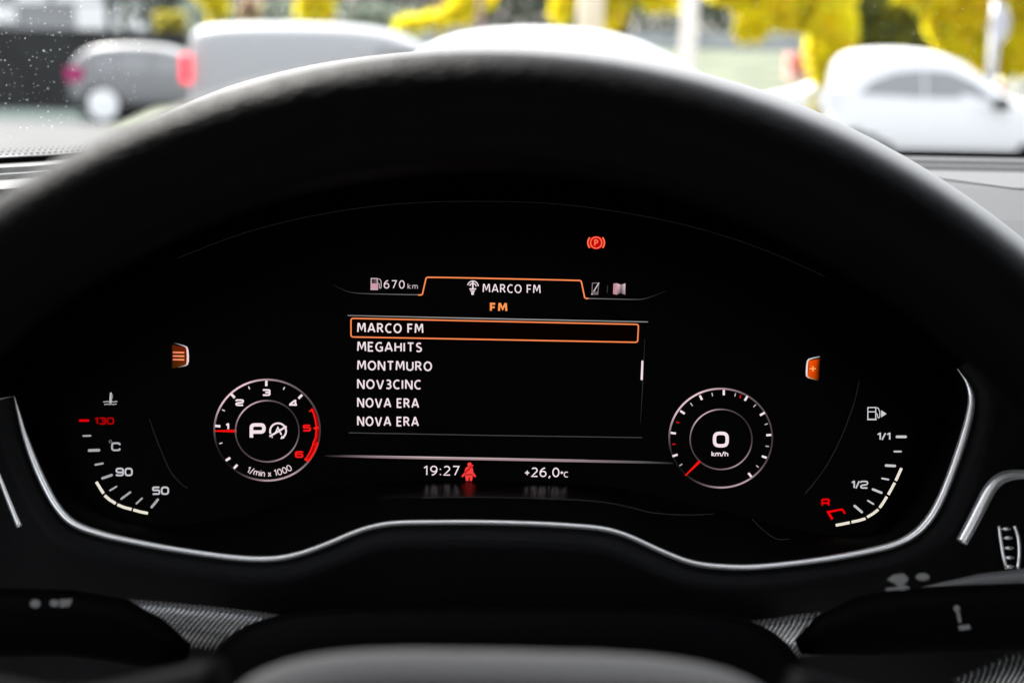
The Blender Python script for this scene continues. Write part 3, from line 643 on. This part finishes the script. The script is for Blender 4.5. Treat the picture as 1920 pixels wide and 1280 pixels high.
# lower dash roll with ribbed cloth
m = node_mat('ribbed_grey_trim', (.12, .12, .122), .24, metal=.9, spec=1.0); t = m.node_tree; bs = t.nodes['Principled BSDF']
tc = t.nodes.new('ShaderNodeTexCoord'); mp = t.nodes.new('ShaderNodeMapping'); mp.inputs['Rotation'].default_value = (0, 0, R(38)); wv = t.nodes.new('ShaderNodeTexWave'); wv.inputs['Scale'].default_value = 200; wv.inputs['Distortion'].default_value = .3
bp = t.nodes.new('ShaderNodeBump'); bp.inputs['Strength'].default_value = .9; bp.inputs['Distance'].default_value = .0012
cr = t.nodes.new('ShaderNodeMapRange'); cr.inputs[3].default_value = .14; cr.inputs[4].default_value = .85
t.links.new(tc.outputs['Object'], mp.inputs[0]); t.links.new(mp.outputs[0], wv.inputs[0]); t.links.new(wv.outputs[0], bp.inputs['Height']); t.links.new(bp.outputs[0], bs.inputs['Normal'])
t.links.new(wv.outputs[0], cr.inputs[0]); t.links.new(cr.outputs[0], bs.inputs['Base Color']); M_RIB = m
kn = empty('knee_panel', ORG, mat=CM); tag(kn, 'ribbed grey roll of trim below the instrument hood', 'trim panel')
path = spline([(60, 1152), (270, 1166), (440, 1182), (700, 1215), (940, 1228), (1200, 1222), (1440, 1200), (1510, 1190), (1640, 1180), (1820, 1180)], 5)
b = MB(); b.tube([UV(x, y, .06) for x, y in path], [.0085] * len(path), 24); b.build('padded_roll', M_RIB, kn, True)
path = spline([(1810, 1324), (1868, 1300), (1930, 1276), (2050, 1262)], 5)
b = MB(); b.tube([UV(x, y, .06) for x, y in path], [.012] * len(path), 24); b.build('lower_roll', M_RIB, kn, True)
# column shroud between the roll and the wheel hub
sc_ = empty('steering_column', ORG, mat=CM); tag(sc_, 'black moulded column shroud behind the wheel hub', 'steering column')
def ring_(k, w): return [UV(945 + k * 575 * abs(math.cos(t)) ** .35 * math.copysign(1, math.cos(t)), 1400 - k * 262 * abs(math.sin(t)) ** .6 * math.copysign(1, math.sin(t)), w) for t in [i * math.pi / 24 for i in range(49)]]
strip('shroud', [ring_(1, .02), ring_(1, .10), ring_(.99, .112), ring_(.95, .12), ring_(.6, .122), ring_(.01, .122)], M_STALK, sc_)

# ------------------------------------------------------------------ stalks
def stalk(name, label, body, icons, ribbon, w=.095):
    s = empty(name, ORG, mat=CM); tag(s, label, 'control stalk')
    pts, rad = body
    b = MB(); b.tube([UV(x, y, w) for x, y in pts], rad, 20, flat=1.0); b.build('lever', M_STALK, s, True)
    for fn in icons:
        dd = MB(); fn(dd); dd.build('symbol', M_PRINT2, s)
    return s
def blob(dd, pts, w): dd.add([UV(x, y, w) for x, y in pts], [list(range(len(pts)))[::-1]])
def ell(cx, cy, rx, ry, n=14): return [(cx + rx * math.cos(6.283 * i / n), cy + ry * math.sin(6.283 * i / n)) for i in range(n)]
wf = .112
stalk('indicator_stalk', 'black control stalk with two faint lamp symbols left of the steering column', ([(-160, 1168), (0, 1166), (130, 1167), (220, 1180), (290, 1206), (350, 1226)], [.0125, .0122, .0118, .0115, .009, .004]),
      [lambda q: blob(q, ell(66, 1131, 10, 8), wf), lambda q: (blob(q, ell(102, 1130, 9, 7), wf), blob(q, [(112, 1123), (136, 1122), (130, 1136), (112, 1138)], wf + .0005))], None)
stalk('wiper_stalk', 'black control stalk with grey washer symbols right of the steering column', ([(2080, 1154), (1920, 1156), (1800, 1160), (1700, 1163), (1620, 1172), (1545, 1190), (1498, 1212)], [.0125, .0125, .0125, .012, .011, .0075, .003]),
      [lambda q: (blob(q, [(1663, 1086), (1676, 1076), (1695, 1075), (1704, 1084), (1698, 1093), (1685, 1097)], wf), blob(q, [(1680, 1096), (1692, 1094), (1706, 1102), (1690, 1107)], wf + .0002), blob(q, [(1660, 1102), (1703, 1098), (1706, 1103), (1662, 1107)], wf + .0004)),
       lambda q: blob(q, ell(1730, 1081, 13, 7), wf),
       lambda q: (blob(q, ell(1794, 1140, 6, 6), wf), blob(q, [(1793, 1146), (1799, 1146), (1803, 1166), (1797, 1166)], wf + .0003), blob(q, [(1797, 1172), (1818, 1170), (1820, 1179), (1799, 1181)], wf))], None)
# lit upper edge of the right lever, painted as a paler grey tube
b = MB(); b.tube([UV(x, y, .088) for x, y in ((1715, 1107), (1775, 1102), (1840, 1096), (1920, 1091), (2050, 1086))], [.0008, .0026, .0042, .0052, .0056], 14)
b.build('lever_lit_edge', node_mat('lever_lit_edge_grey', (.055, .055, .057), .5, spec=.4), bpy.data.objects['wiper_stalk'], True)
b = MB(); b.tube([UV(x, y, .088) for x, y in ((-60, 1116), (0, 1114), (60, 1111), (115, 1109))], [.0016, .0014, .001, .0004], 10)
b.build('lever_lit_edge', node_mat('lever_lit_edge_dim', (.05, .05, .052), .5, spec=.4), bpy.data.objects['indicator_stalk'], True)  # left lever's fainter lit edge, also put into the colour

# ------------------------------------------------------------------ steering wheel
WT = R(22)
top = EYE + ray(922, 206) * .335
upv = Vector((0, math.sin(WT), math.cos(WT))); exv = Vector((1, 0, 0)); env = exv.cross(upv)
MR = .1725
ctr = top - upv * MR
SM = Matrix(((1, upv.x, env.x, ctr.x), (0, upv.y, env.y, ctr.y), (0, upv.z, env.z, ctr.z), (0, 0, 0, 1))); SMI = SM.inverted()
def SW(px, py, w=0.0):
    dd = ray(px, py); p0 = ctr + env * w; tt = (p0 - EYE).dot(env) / dd.dot(env); return SMI @ (EYE + dd * tt)
wheel = empty('steering_wheel', ctr, mat=SM); tag(wheel, 'black leather steering wheel in front of the dials, rim and hub out of focus', 'steering wheel')
v = []; f = []; NM, NS = 160, 20
for i in range(NM):
    a = 2 * math.pi * i / NM
    for k in range(NS):
        th = 2 * math.pi * k / NS; rr_ = MR + .0135 * math.cos(th)
        v.append((rr_ * math.sin(a), rr_ * math.cos(a), .0165 * math.sin(th)))
for i in range(NM):
    for k in range(NS): f.append([i * NS + k, i * NS + (k + 1) % NS, ((i + 1) % NM) * NS + (k + 1) % NS, ((i + 1) % NM) * NS + k])
mesh('rim', v, f, M_LEATHER, wheel, True)
# airbag cover: pillow with a flat-topped rounded outline
cx_, cy_ = 0.0, 0.0
hc = SW(945, 1500, .02)
hw, hh = .064, SW(935, 1224, .02).y - hc.y
v = []; f = []; NU, NV = 48, 12
for j in range(NV + 1):
    t_ = j / NV; s_ = math.sin(t_ * math.pi / 2) ; h_ = math.cos(t_ * math.pi / 2)
    for i in range(NU):
        a = 2 * math.pi * i / NU; c, s2 = math.cos(a), math.sin(a); e = .55
        v.append((hc.x + hw * (.72 + .28 * s_ if j else .0001) * abs(c) ** e * math.copysign(1, c) * (1 if j else 0), hc.y + hh * (.72 + .28 * s_) * abs(s2) ** e * math.copysign(1, s2) * (1 if j else 0), (.02 * h_ ** 1.2 - .002)))
for j in range(NV):
    for i in range(NU): f.append([j * NU + i, j * NU + (i + 1) % NU, (j + 1) * NU + (i + 1) % NU, (j + 1) * NU + i])
mesh('airbag_cover', v, f, M_HUB, wheel, True)
for sx in (-1, 1):
    xe = hc.x + sx * (hw - .006)
    b = MB(); pts = [(xe, hc.y + hh * .18, -.004), (hc.x + sx * .095, hc.y - hh * .1, -.008), (hc.x + sx * .13, hc.y - .0, -.008), (hc.x + sx * .168, hc.y - .012, -.004)]
    b.tube(spline(pts, 5), [.022] * 15 + [.018], 16, flat=.4, up=Vector((0, 0, 1))); sp = b.build('spoke', M_STALK, wheel, True)

# ------------------------------------------------------------------ outside: ground
def sheet(name, m, x0, x1, ys, zs, kind='structure', label=None):
    v = [(x, y, z) for y, z in zip(ys, zs) for x in (x0, x1)]
    o = mesh(name, v, [[2 * i, 2 * i + 1, 2 * i + 3, 2 * i + 2] for i in range(len(ys) - 1)], m); tag(o, label, None, None, kind); return o
sheet('ground', node_mat('asphalt', (.125, .125, .125), .9, spec=.05, noise=(.6, .12)), -300, 300, [-60, 28, 34, 600], [0, 0, 0, -.02], label='pale grey asphalt of the car park')
sheet('pavement', node_mat('dark_teal_asphalt', (.055, .075, .07), .85, spec=.05, noise=(1.5, .2)), -60, gx(345, 34), [31.0, 37.5], [.012, .012], label='darker strip of asphalt under the parked hatchback')  # darker, slightly teal strip of ground
sheet('grass_bank', node_mat('pale_grass', (.095, .11, .065), .9, noise=(.8, .35)), gx(350, 34), 60, [27, 33, 50, 50.2], [.02, .5, 1.95, -1], label='pale green grass bank behind the parked cars')

def box_thing(name, label, cat, x0, x1, y0, y1, z0, z1, m):
    b = MB(); b.box(x0, x1, y0, y1, z0, z1); o = b.build(name, m); tag(o, label, cat); return o
box_thing('concrete_wall', 'long pale grey concrete wall on top of the grass bank', 'wall', gx(350, 51), 70, 51, 51.5, 1.0, zat(1400, 62, 51), node_mat('pale_concrete', (.36, .37, .38), .8, noise=(.7, .15)))
box_thing('dark_wall', 'black boarded yard wall behind the grey hatchback', 'wall', -30, gx(348, 38), 38, 38.4, 0, zat(180, 57, 38), node_mat('black_boards', (.022, .022, .022), .85, noise=(1.2, .3)))
bl = empty('office_building', (gx(100, 62), 62, 0)); tag(bl, 'pale grey building with bright white panels above the black wall', 'building')
ox = bl.location.x
b = MB(); b.box(-40, gx(292, 62) - ox, 0, 8, 0, 12); b.build('wall', node_mat('grey_render', (.34, .34, .34), .8, noise=(.3, .12)), bl)
M_WP = node_mat('white_panel', (.9, .9, .9), .35, metal=.7)
for x0, y0, x1, y1 in ((142, 8, 199, 56), (211, 5, 276, 62), (28, -40, 88, 7), (100, -40, 195, 5), (-60, 12, 30, 42)):
    p, q = at(x0, y0, 61.9), at(x1, y1, 61.9)
    b = MB(); b.box(p.x - ox, q.x - ox, -.12, -.02, q.z, p.z); b.build('white_panel', M_WP, bl)
far = box_thing('pink_building', 'far pale pink building between the trees', 'building', gx(690, 75), gx(1075, 75), 75, 80, 0, 9, node_mat('pink_render', (.6, .5, .46), .8, noise=(.4, .2)))

# ------------------------------------------------------------------ vehicles
M_TYRE = node_mat('tyre_rubber', (.03, .03, .03), .8); M_RIM = node_mat('alloy_rim', (.75, .75, .75), .45, metal=.3)
M_ARCH = node_mat('wheel_arch_black', (.015, .015, .015), .9)
M_RLAMP = node_mat('red_lamp', (.5, .01, .03), .2); M_HLAMP = node_mat('headlamp', (.7, .7, .7), .1)
def car(name, label, loc, rz, st, glass, paint, glassm, wheels, wr=.33, rimm=None, lamp_z=.9, lamp=(.12, .3), lampm=None, group=None, mirror=None, sides=(-1,)):
    root = empty(name, loc, rz); tag(root, label, 'car' if 'van' not in name else 'van', group)
    v = []; f = []; n = 14
    for (x, hw_, z0, zb_, zr, rh) in st:
        half = [(hw_ * .8, z0), (hw_ * .97, z0 + .08), (hw_, z0 + (zb_ - z0) * .5), (hw_ * .97, zb_), (hw_ * .97 + (rh - hw_ * .97) * .8, zb_ + (zr - zb_) * .85), (rh * .86, zr - .01), (rh * .4, zr + .015)]
        v += [(x, -y, z) for y, z in half] + [(x, y, z) for y, z in half[::-1]]
    for i in range(len(st) - 1):
        for k in range(n): f.append([i * n + k, (i + 1) * n + k, (i + 1) * n + (k + 1) % n, i * n + (k + 1) % n])
    f.append(list(range(n))); f.append([(len(st) - 1) * n + k for k in range(n)][::-1])
    body = mesh('body', v, f, paint, root, True)
    md = body.modifiers.new('s', 'SUBSURF'); md.levels = 1; md.render_levels = 2
    b = MB(); b.box(st[1][0] + .15, st[-2][0] - .15, -.72, .72, .12, st[3][2] + .03); b.build('underbody', M_ARCH, root)  # dark box added for contact shadow under the car
    def side(x, z):
        for i in range(len(st) - 1):
            if st[i][0] <= x <= st[i + 1][0]:
                t_ = (x - st[i][0]) / (st[i + 1][0] - st[i][0]); a = [st[i][j] * (1 - t_) + st[i + 1][j] * t_ for j in range(6)]
                tt = max(0, min(1, (z - a[3]) / max(.05, (a[4] - a[3])) / .85)); return a[1] * .97 + (a[5] - a[1] * .97) * .8 * tt
        return .8
    for sg in (-1, 1):
        for poly in glass:
            q = [(x, sg * (side(x, z) + .004), z) for x, z in poly]; q2 = [(x, y + sg * -.03, z) for x, y, z in q]; k = len(q)
            mesh('side_window', q + q2, [list(range(k))] + [[i, (i + 1) % k, k + (i + 1) % k, k + i] for i in range(k)], glassm, root)
        for wx in wheels:
            yy = sg * (side(wx, .3) + .0)
            b = MB(); b.tube([(wx, yy - sg * .12, wr), (wx, yy + sg * .012, wr)], wr + .07, 24); b.build('wheel_arch', M_ARCH, root)
            w_ = MB(); w_.tube([(wx, yy - sg * .1, wr), (wx, yy + sg * .03, wr)], wr, 24); w_ = w_.build('wheel', M_TYRE, root)
            b = MB(); b.tube([(wx, yy - sg * .05, wr), (wx, yy + sg * .045, wr)], wr * (.72 if rimm is None else .9), 20); b.build('rim', rimm or M_RIM, w_)
        b = MB(); xx = st[1][0]; b.box(xx - .1, xx + lamp[0], sg * side(xx, lamp_z) - .04, sg * side(xx, lamp_z) + .03, lamp_z, lamp_z + lamp[1]); b.build('tail_light', lampm or M_RLAMP, root)
        xx = st[-2][0]; b = MB(); b.box(xx - .3, xx + .05, sg * side(xx, .65) - .04, sg * side(xx, .65) + .02, .62, .76); b.build('headlight', M_HLAMP, root)
        if mirror: b = MB(); b.box(mirror - .09, mirror + .09, sg * .98 - .1, sg * .98 + .08, 1.0, 1.14); b.build('wing_mirror', M_ARCH, root)
    return root
HATCH = [(-2.1, .70, .45, .95, 1.0, .62), (-2.0, .84, .32, 1.02, 1.24, .68), (-1.75, .88, .28, 1.05, 1.52, .66), (-1.1, .9, .24, 1.02, 1.62, .68), (-.2, .9, .24, .99, 1.62, .68), (.35, .9, .24, .98, 1.52, .68), (.9, .9, .24, .97, 1.24, .72), (1.25, .89, .24, .96, 1.03, .74), (1.8, .86, .26, .86, .92, .7), (2.1, .78, .3, .68, .76, .6), (2.2, .6, .4, .6, .64, .5)]
GL_H = [[(-1.55, 1.1), (-1.3, 1.27), (-.9, 1.38), (-.35, 1.42), (-.32, 1.04)], [(-.28, 1.04), (-.3, 1.42), (.2, 1.36), (.62, 1.2), (.95, 1.02)]]
WHITE = node_mat('white_car_paint', (.76, .76, .76), .4, coat=.15, spec=.3); SILVER = node_mat('silver_car_paint', (.21, .21, .215), .4, coat=.1, spec=.3)
VANP = node_mat('pale_grey_van_paint', (.36, .36, .365), .4, coat=.1, spec=.3)
GLS = node_mat('car_side_glass', (.08, .082, .085), .15, spec=.5); GLS2 = node_mat('glass_painted_reflection', (.27, .27, .275), .25, spec=.4)  # second glass: pale base colour stands in for reflection on the windows
CITY = [(-1.88, .68, .5, .98, 1.02, .6), (-1.86, .80, .42, 1.06, 1.50, .64), (-1.74, .85, .36, 1.1, 1.69, .68), (-1.2, .87, .34, 1.09, 1.73, .7), (-.75, .87, .34, 1.07, 1.72, .7), (-.35, .87, .34, 1.05, 1.64, .7), (0, .87, .34, 1.04, 1.42, .7), (.35, .86, .34, 1.02, 1.12, .72), (.9, .86, .34, .97, 1.02, .7), (1.5, .82, .38, .88, .92, .66), (1.75, .64, .45, .65, .72, .5)]
D_H = 18.6
hx = gx(1585, D_H) + 1.85
car('white_hatchback', 'white hatchback parked side-on at the right behind the yellow ivy trunk', (hx, D_H + .6, .0), R(-8), CITY, [[(-1.55, 1.15), (-1.38, 1.32), (-1.1, 1.43), (-.76, 1.47), (-.73, 1.12)], [(-.70, 1.12), (-.73, 1.47), (-.42, 1.45), (-.12, 1.33), (.16, 1.12)]], WHITE, GLS2, (-1.45, .84), .33, mirror=.2, lampm=WHITE)
car('white_saloon', 'small white saloon seen between the steering wheel and the yellow ivy trunk', (gx(1415, 30) + 2.1, 30, 0), R(180 - 6), [(a, b_, c, d_, e * .93, g) for a, b_, c, d_, e, g in HATCH], GL_H, WHITE, GLS, (-1.35, 1.3), .31, mirror=.8)
car('white_estate', 'near white estate car whose long roof rises just above the steering wheel', (gx(1040, 9.2) + .17, 9.9, 0), R(2), [(a * 1.02, b_, c, d_ * 1.16, 1.02 + (e - 1) * 1.10 if e > 1 else e * 1.1, g * 1.0) for a, b_, c, d_, e, g in [(-1.3 + (q[0] + 2.1) * .74, *q[1:]) for q in HATCH]], [[(-.9, 1.3), (-.72, 1.45), (-.3, 1.53), (-.05, 1.54), (-.05, 1.22)], [(0.0, 1.22), (0.0, 1.54), (.35, 1.5), (.62, 1.25)]], WHITE, GLS, (-.9, 1.1), .31)
VAN = [(-2.1, .8, .4, 1.0, 1.70, .72), (-2.05, .86, .3, 1.05, 1.84, .76), (-1.0, .88, .25, 1.05, 1.87, .78), (.1, .88, .25, 1.05, 1.86, .76), (.55, .88, .25, 1.05, 1.68, .74), (1.05, .88, .25, 1.05, 1.3, .74), (1.25, .87, .25, 1.02, 1.12, .74), (1.8, .84, .28, .9, .98, .68), (2.1, .74, .35, .7, .76, .6)]
vx = gx(343, 16.6) + 2.1
van = car('grey_van', 'pale grey delivery van with a bright red rear lamp, left of the steering wheel', (vx, 17.5, 0), R(2), VAN, [[(.1, 1.15), (.1, 1.62), (.45, 1.58), (.85, 1.2)]], VANP, GLS2, (-1.35, 1.4), .31, lampm=node_mat('lit_red_lamp', (.7, .02, .04), .3, emit=((1, .03, .05), .5)), lamp_z=1.17, lamp=(.0, .32), mirror=.8)
sx_ = gx(105, 31) + 2.05
car('grey_hatchback', 'mid grey hatchback with a pale wheel in front of the black wall', (sx_, 32.3, 0), R(1), [(a * .96, b_, c * 1.25, d_, e * 1.04, g) for a, b_, c, d_, e, g in HATCH], [[(-1.35, 1.12), (-1.25, 1.3), (-.95, 1.42), (-.95, 1.08)], [(-.85, 1.08), (-.85, 1.46), (-.2, 1.48), (-.2, 1.06)], [(-.1, 1.06), (-.1, 1.47), (.3, 1.4), (.8, 1.1)]], SILVER, GLS2, (-1.2, 1.25), .37, rimm=node_mat('white_wheel_trim', (.9, .9, .9), .4), lamp_z=.86, lamp=(.3, .3), lampm=node_mat('magenta_lamp', (.35, .01, .12), .3))
car('silver_hatchback', 'light car with only its pale roof visible right of the street sign', (gx(1868, 30) + 1.8, 30, 0), R(0), HATCH, GL_H, WHITE, GLS, (-1.35, 1.3), .31)
rc = box_thing('red_awning', 'low red and white awning behind the small white saloon', 'awning', gx(1484, 40), gx(1560, 40), 40, 41, 1.1, zat(1500, 98, 40), node_mat('red_canvas', (.7, .35, .3), .7))
b = MB(); b.box(0, gx(1560, 40) - gx(1478, 40), -.1, 0, 0, .18); q = b.build('valance', node_mat('red_band', (.6, .05, .02), .6), rc); q.location = (gx(1478, 40), 39.99, zat(1500, 126, 40) - .0)

# ------------------------------------------------------------------ posts
def post(name, label, cat, px0, px1, D, h, m, lean=0):
    a, c = gx(px0, D), gx(px1, D); b = MB(); r_ = (c - a) / 2
    b.tube([(0, 0, 0), (lean * .5, 0, h / 2), (lean, 0, h)], r_, 14); o = b.build(name, m, None, True); o.location = ((a + c) / 2, D, 0); tag(o, label, cat); return o
post('lamp_post', 'white lamp post standing upright right of the near white car', 'lamp post', 1270, 1303, 14, 6, node_mat('cream_paint', (.95, .88, .8), .4), .05)
post('gate_pillar', 'thick cream pillar left of the brown yellow trunk', 'pillar', 1080, 1130, 26, 5, node_mat('cream_pillar', (.8, .68, .5), .5))
post('flag_pole', 'thin brown pole rising behind the near white car roof', 'pole', 893, 905, 16, 5, node_mat('brown_pole', (.35, .24, .2), .6))
post('drain_pole', 'thin dark pole in front of the white panels at the left', 'pole', 201, 210, 37, 5, node_mat('dark_pole', (.05, .05, .05), .6))
sg = empty('street_sign', (gx(1862, 24), 24, 0)); tag(sg, 'grey street sign on its post in front of yellow foliage at the right', 'sign')
b = MB(); b.tube([(0, 0, 0), (0, 0, 2.6)], .085, 12); b.build('post', node_mat('galvanised_post', (.42, .42, .44), .5, metal=.3), sg, True)
b = MB(); nq = 20; q = [(.1 * math.cos(6.283 * i / nq) * 1.5 + .04, -.09, zat(1862, 45, 24) + .32 * math.sin(6.283 * i / nq)) for i in range(nq)]
b.add(q + [(x, y - .02, z) for x, y, z in q], [list(range(nq)), [nq + i for i in range(nq)][::-1]] + [[i, (i + 1) % nq, nq + (i + 1) % nq, nq + i] for i in range(nq)]); b.build('sign_back', node_mat('sign_grey', (.5, .5, .54), .4), sg)

# ------------------------------------------------------------------ trees
M_LEAF = bpy.data.materials.new('leaves'); M_LEAF.use_nodes = True; t = M_LEAF.node_tree; bs = t.nodes['Principled BSDF']; bs.inputs['Roughness'].default_value = .6; bs.inputs['Specular IOR Level'].default_value = .2
vc = t.nodes.new('ShaderNodeVertexColor'); vc.layer_name = 'Col'; tl = t.nodes.new('ShaderNodeBsdfTranslucent'); mxx = t.nodes.new('ShaderNodeMixShader'); mxx.inputs[0].default_value = .65
t.links.new(vc.outputs[0], bs.inputs['Base Color']); t.links.new(vc.outputs[0], tl.inputs[0]); t.links.new(bs.outputs[0], mxx.inputs[1]); t.links.new(tl.outputs[0], mxx.inputs[2]); t.links.new(mxx.outputs[0], t.nodes['Material Output'].inputs[0])
M_BARK = node_mat('bark', (.16, .11, .06), .9, noise=(6, .3))
YEL = [(.98, .90, .01), (.96, .82, .015), (.92, .88, .02), (.98, .92, .06), (.95, .70, .04), (.98, .86, .12), (.98, .9, .03), (.6, .6, .06)]
OLV = [(.16, .19, .07), (.10, .13, .05), (.22, .24, .08), (.3, .3, .06)]
GRN = [(.05, .075, .045), (.08, .11, .07), (.12, .15, .1), (.035, .05, .035)]
def foliage(name, blobs, size, cols, parent, dens=1.0):
    b = MB()
    for (c, r_, n) in blobs:
        for i in range(int(n * dens)):
            while True:
                p = Vector((rng.uniform(-1, 1), rng.uniform(-1, 1), rng.uniform(-1, 1)))
                if p.length < 1: break
            p = Vector((c[0] + p.x * r_[0], c[1] + p.y * r_[1], c[2] + p.z * r_[2]))
            M = Euler((rng.uniform(0, 6.28), rng.uniform(0, 6.28), rng.uniform(0, 6.28))).to_matrix(); s = size * rng.uniform(.6, 1.3)
            cc = rng.choice(cols); k = rng.uniform(.8, 1.15)
            b.add([p + M @ Vector(q) for q in ((-s, 0, 0), (0, -s * .5, 0), (s, 0, 0), (0, s * .5, 0))], [[0, 1, 2, 3]], tuple(x * k for x in cc))
    return b.build(name, M_LEAF, parent, cols=True)
def tree(name, label, px, D, blobs, cols, size=.12, trunk=None, n=900, cat='tree', zdep=1.0):
    x0 = gx(px, D); root = empty(name, (x0, D, 0)); tag(root, label, cat)
    s = D / FPX; bb = []
    for (bx, by, rx, ry) in blobs:
        p = at(bx, by, D); bb.append(((p.x - x0, rng.uniform(-.2, .2), p.z), (rx * s, max(rx, ry) * s * .3 * zdep, ry * s), n * .36 * max(.08, (rx * ry) / 2500)))
    foliage('crown', bb, size * 1.25, cols, root)
    if trunk:
        b = MB(); b.tube([(0, 0, 0), (.02, 0, trunk[1] * .5), (0, 0, trunk[1])], [trunk[0], trunk[0] * .85, trunk[0] * .6], 12); b.build('trunk', M_BARK, root, True)
    return root
tree('ivy_tree', 'tree with a bright yellow ivy-covered trunk left of the white hatchback', 1556, 20.5, [(1560, -10, 42, 60), (1560, 50, 38, 50), (1556, 95, 36, 45), (1553, 130, 34, 34), (1430, 25, 45, 22), (1480, 12, 60, 22), (1415, 45, 24, 24), (1392, 58, 14, 16), (1500, 40, 40, 14), (1450, -20, 120, 34)], YEL, .11, (.2, 4.2), 2600)
foliage('ivy_foot', [((0.0, 0, .95), (.24, .24, .4), 420)], .07, [(.45, .42, .1), (.3, .3, .1), (.6, .5, .1)], bpy.data.objects['ivy_tree'])
tree('yellow_tree', 'large bright yellow autumn tree behind the street sign at the right edge', 1850, 27, [(1790, 20, 55, 45), (1850, 50, 75, 60), (1920, 40, 70, 80), (1800, 75, 45, 32), (1880, 100, 70, 38), (1950, 100, 50, 40), (1770, 40, 32, 36), (1850, -20, 180, 40)], YEL, .15, (.2, 4), 2200)
tree('olive_shrub', 'olive green shrub above the roof of the white hatchback', 1680, 32, [(1640, 50, 52, 44), (1700, 55, 60, 44), (1760, 75, 50, 30), (1680, 0, 100, 34)], OLV + [(.4, .36, .04)], .16, (.12, 2), 1800, 'shrub')
tree('brown_trunk_tree', 'yellow leaved tree with a brown trunk between cream pillar and lamp post', 1155, 30, [(1150, 20, 26, 40), (1090, -14, 60, 20), (1050, 22, 18, 20), (1240, 5, 50, 14), (1150, -30, 110, 30)], YEL, .14, (.3, 4.6), 1500)
tree('yellow_sapling', 'low yellow branch hanging left of the near white car roof', 820, 22, [(770, 43, 26, 9), (815, 40, 34, 9), (850, 28, 30, 12), (876, 14, 26, 14), (890, 0, 40, 12)], YEL, .1, (.06, 2.6), 2600)
tree('yellow_bush', 'rounded yellow bush above the grey van, nearer its tail', 400, 40, [(404, 6, 22, 34), (388, -16, 30, 20)], YEL, .16, (.1, 2.6), 2200, 'bush')
tree('yellow_bush', 'rounded yellow bush above the grey van, nearer its windscreen', 592, 40, [(592, 14, 34, 28), (600, -20, 40, 20)], YEL, .16, (.1, 2.6), 2200, 'bush')
tree('pale_bush', 'small mustard bush beside the white panels at the far left', 305, 42, [(302, 34, 15, 14), (333, 38, 14, 15), (320, 50, 24, 10)], [(.5, .44, .06), (.42, .4, .1), (.6, .5, .05)], .14, (.08, 2.2), 2600, 'bush')
tree('pink_shrub', 'faded pink shrub above the middle of the van roof', 470, 46, [(470, 20, 20, 24)], [(.6, .42, .34), (.6, .5, .3)], .16, (.08, 2.2), 2400, 'shrub')
hb = []
for i in range(46):
    x = gx(250, 56) + i * .98; hb.append(((x, rng.uniform(-.5, .5), rng.uniform(3.2, 4.6)), (1.3, 1.0, rng.uniform(1.6, 2.4)), 330))
hd = foliage('hedge', hb, .2, GRN, None); hd.location = (0, 56, 0); tag(hd, 'dark green hedge running above the concrete wall', 'hedge')
hd2 = foliage('hedge', [((gx(380, 48) + i * .9, 0, 2.5), (.9, .5, .9), 200) for i in range(8)], .18, [(.22, .26, .2), (.3, .33, .27), (.16, .2, .16)], None); hd2.location = (0, 48, 0); tag(hd2, 'grey green hedge above the grey van and left of the near car', 'hedge')
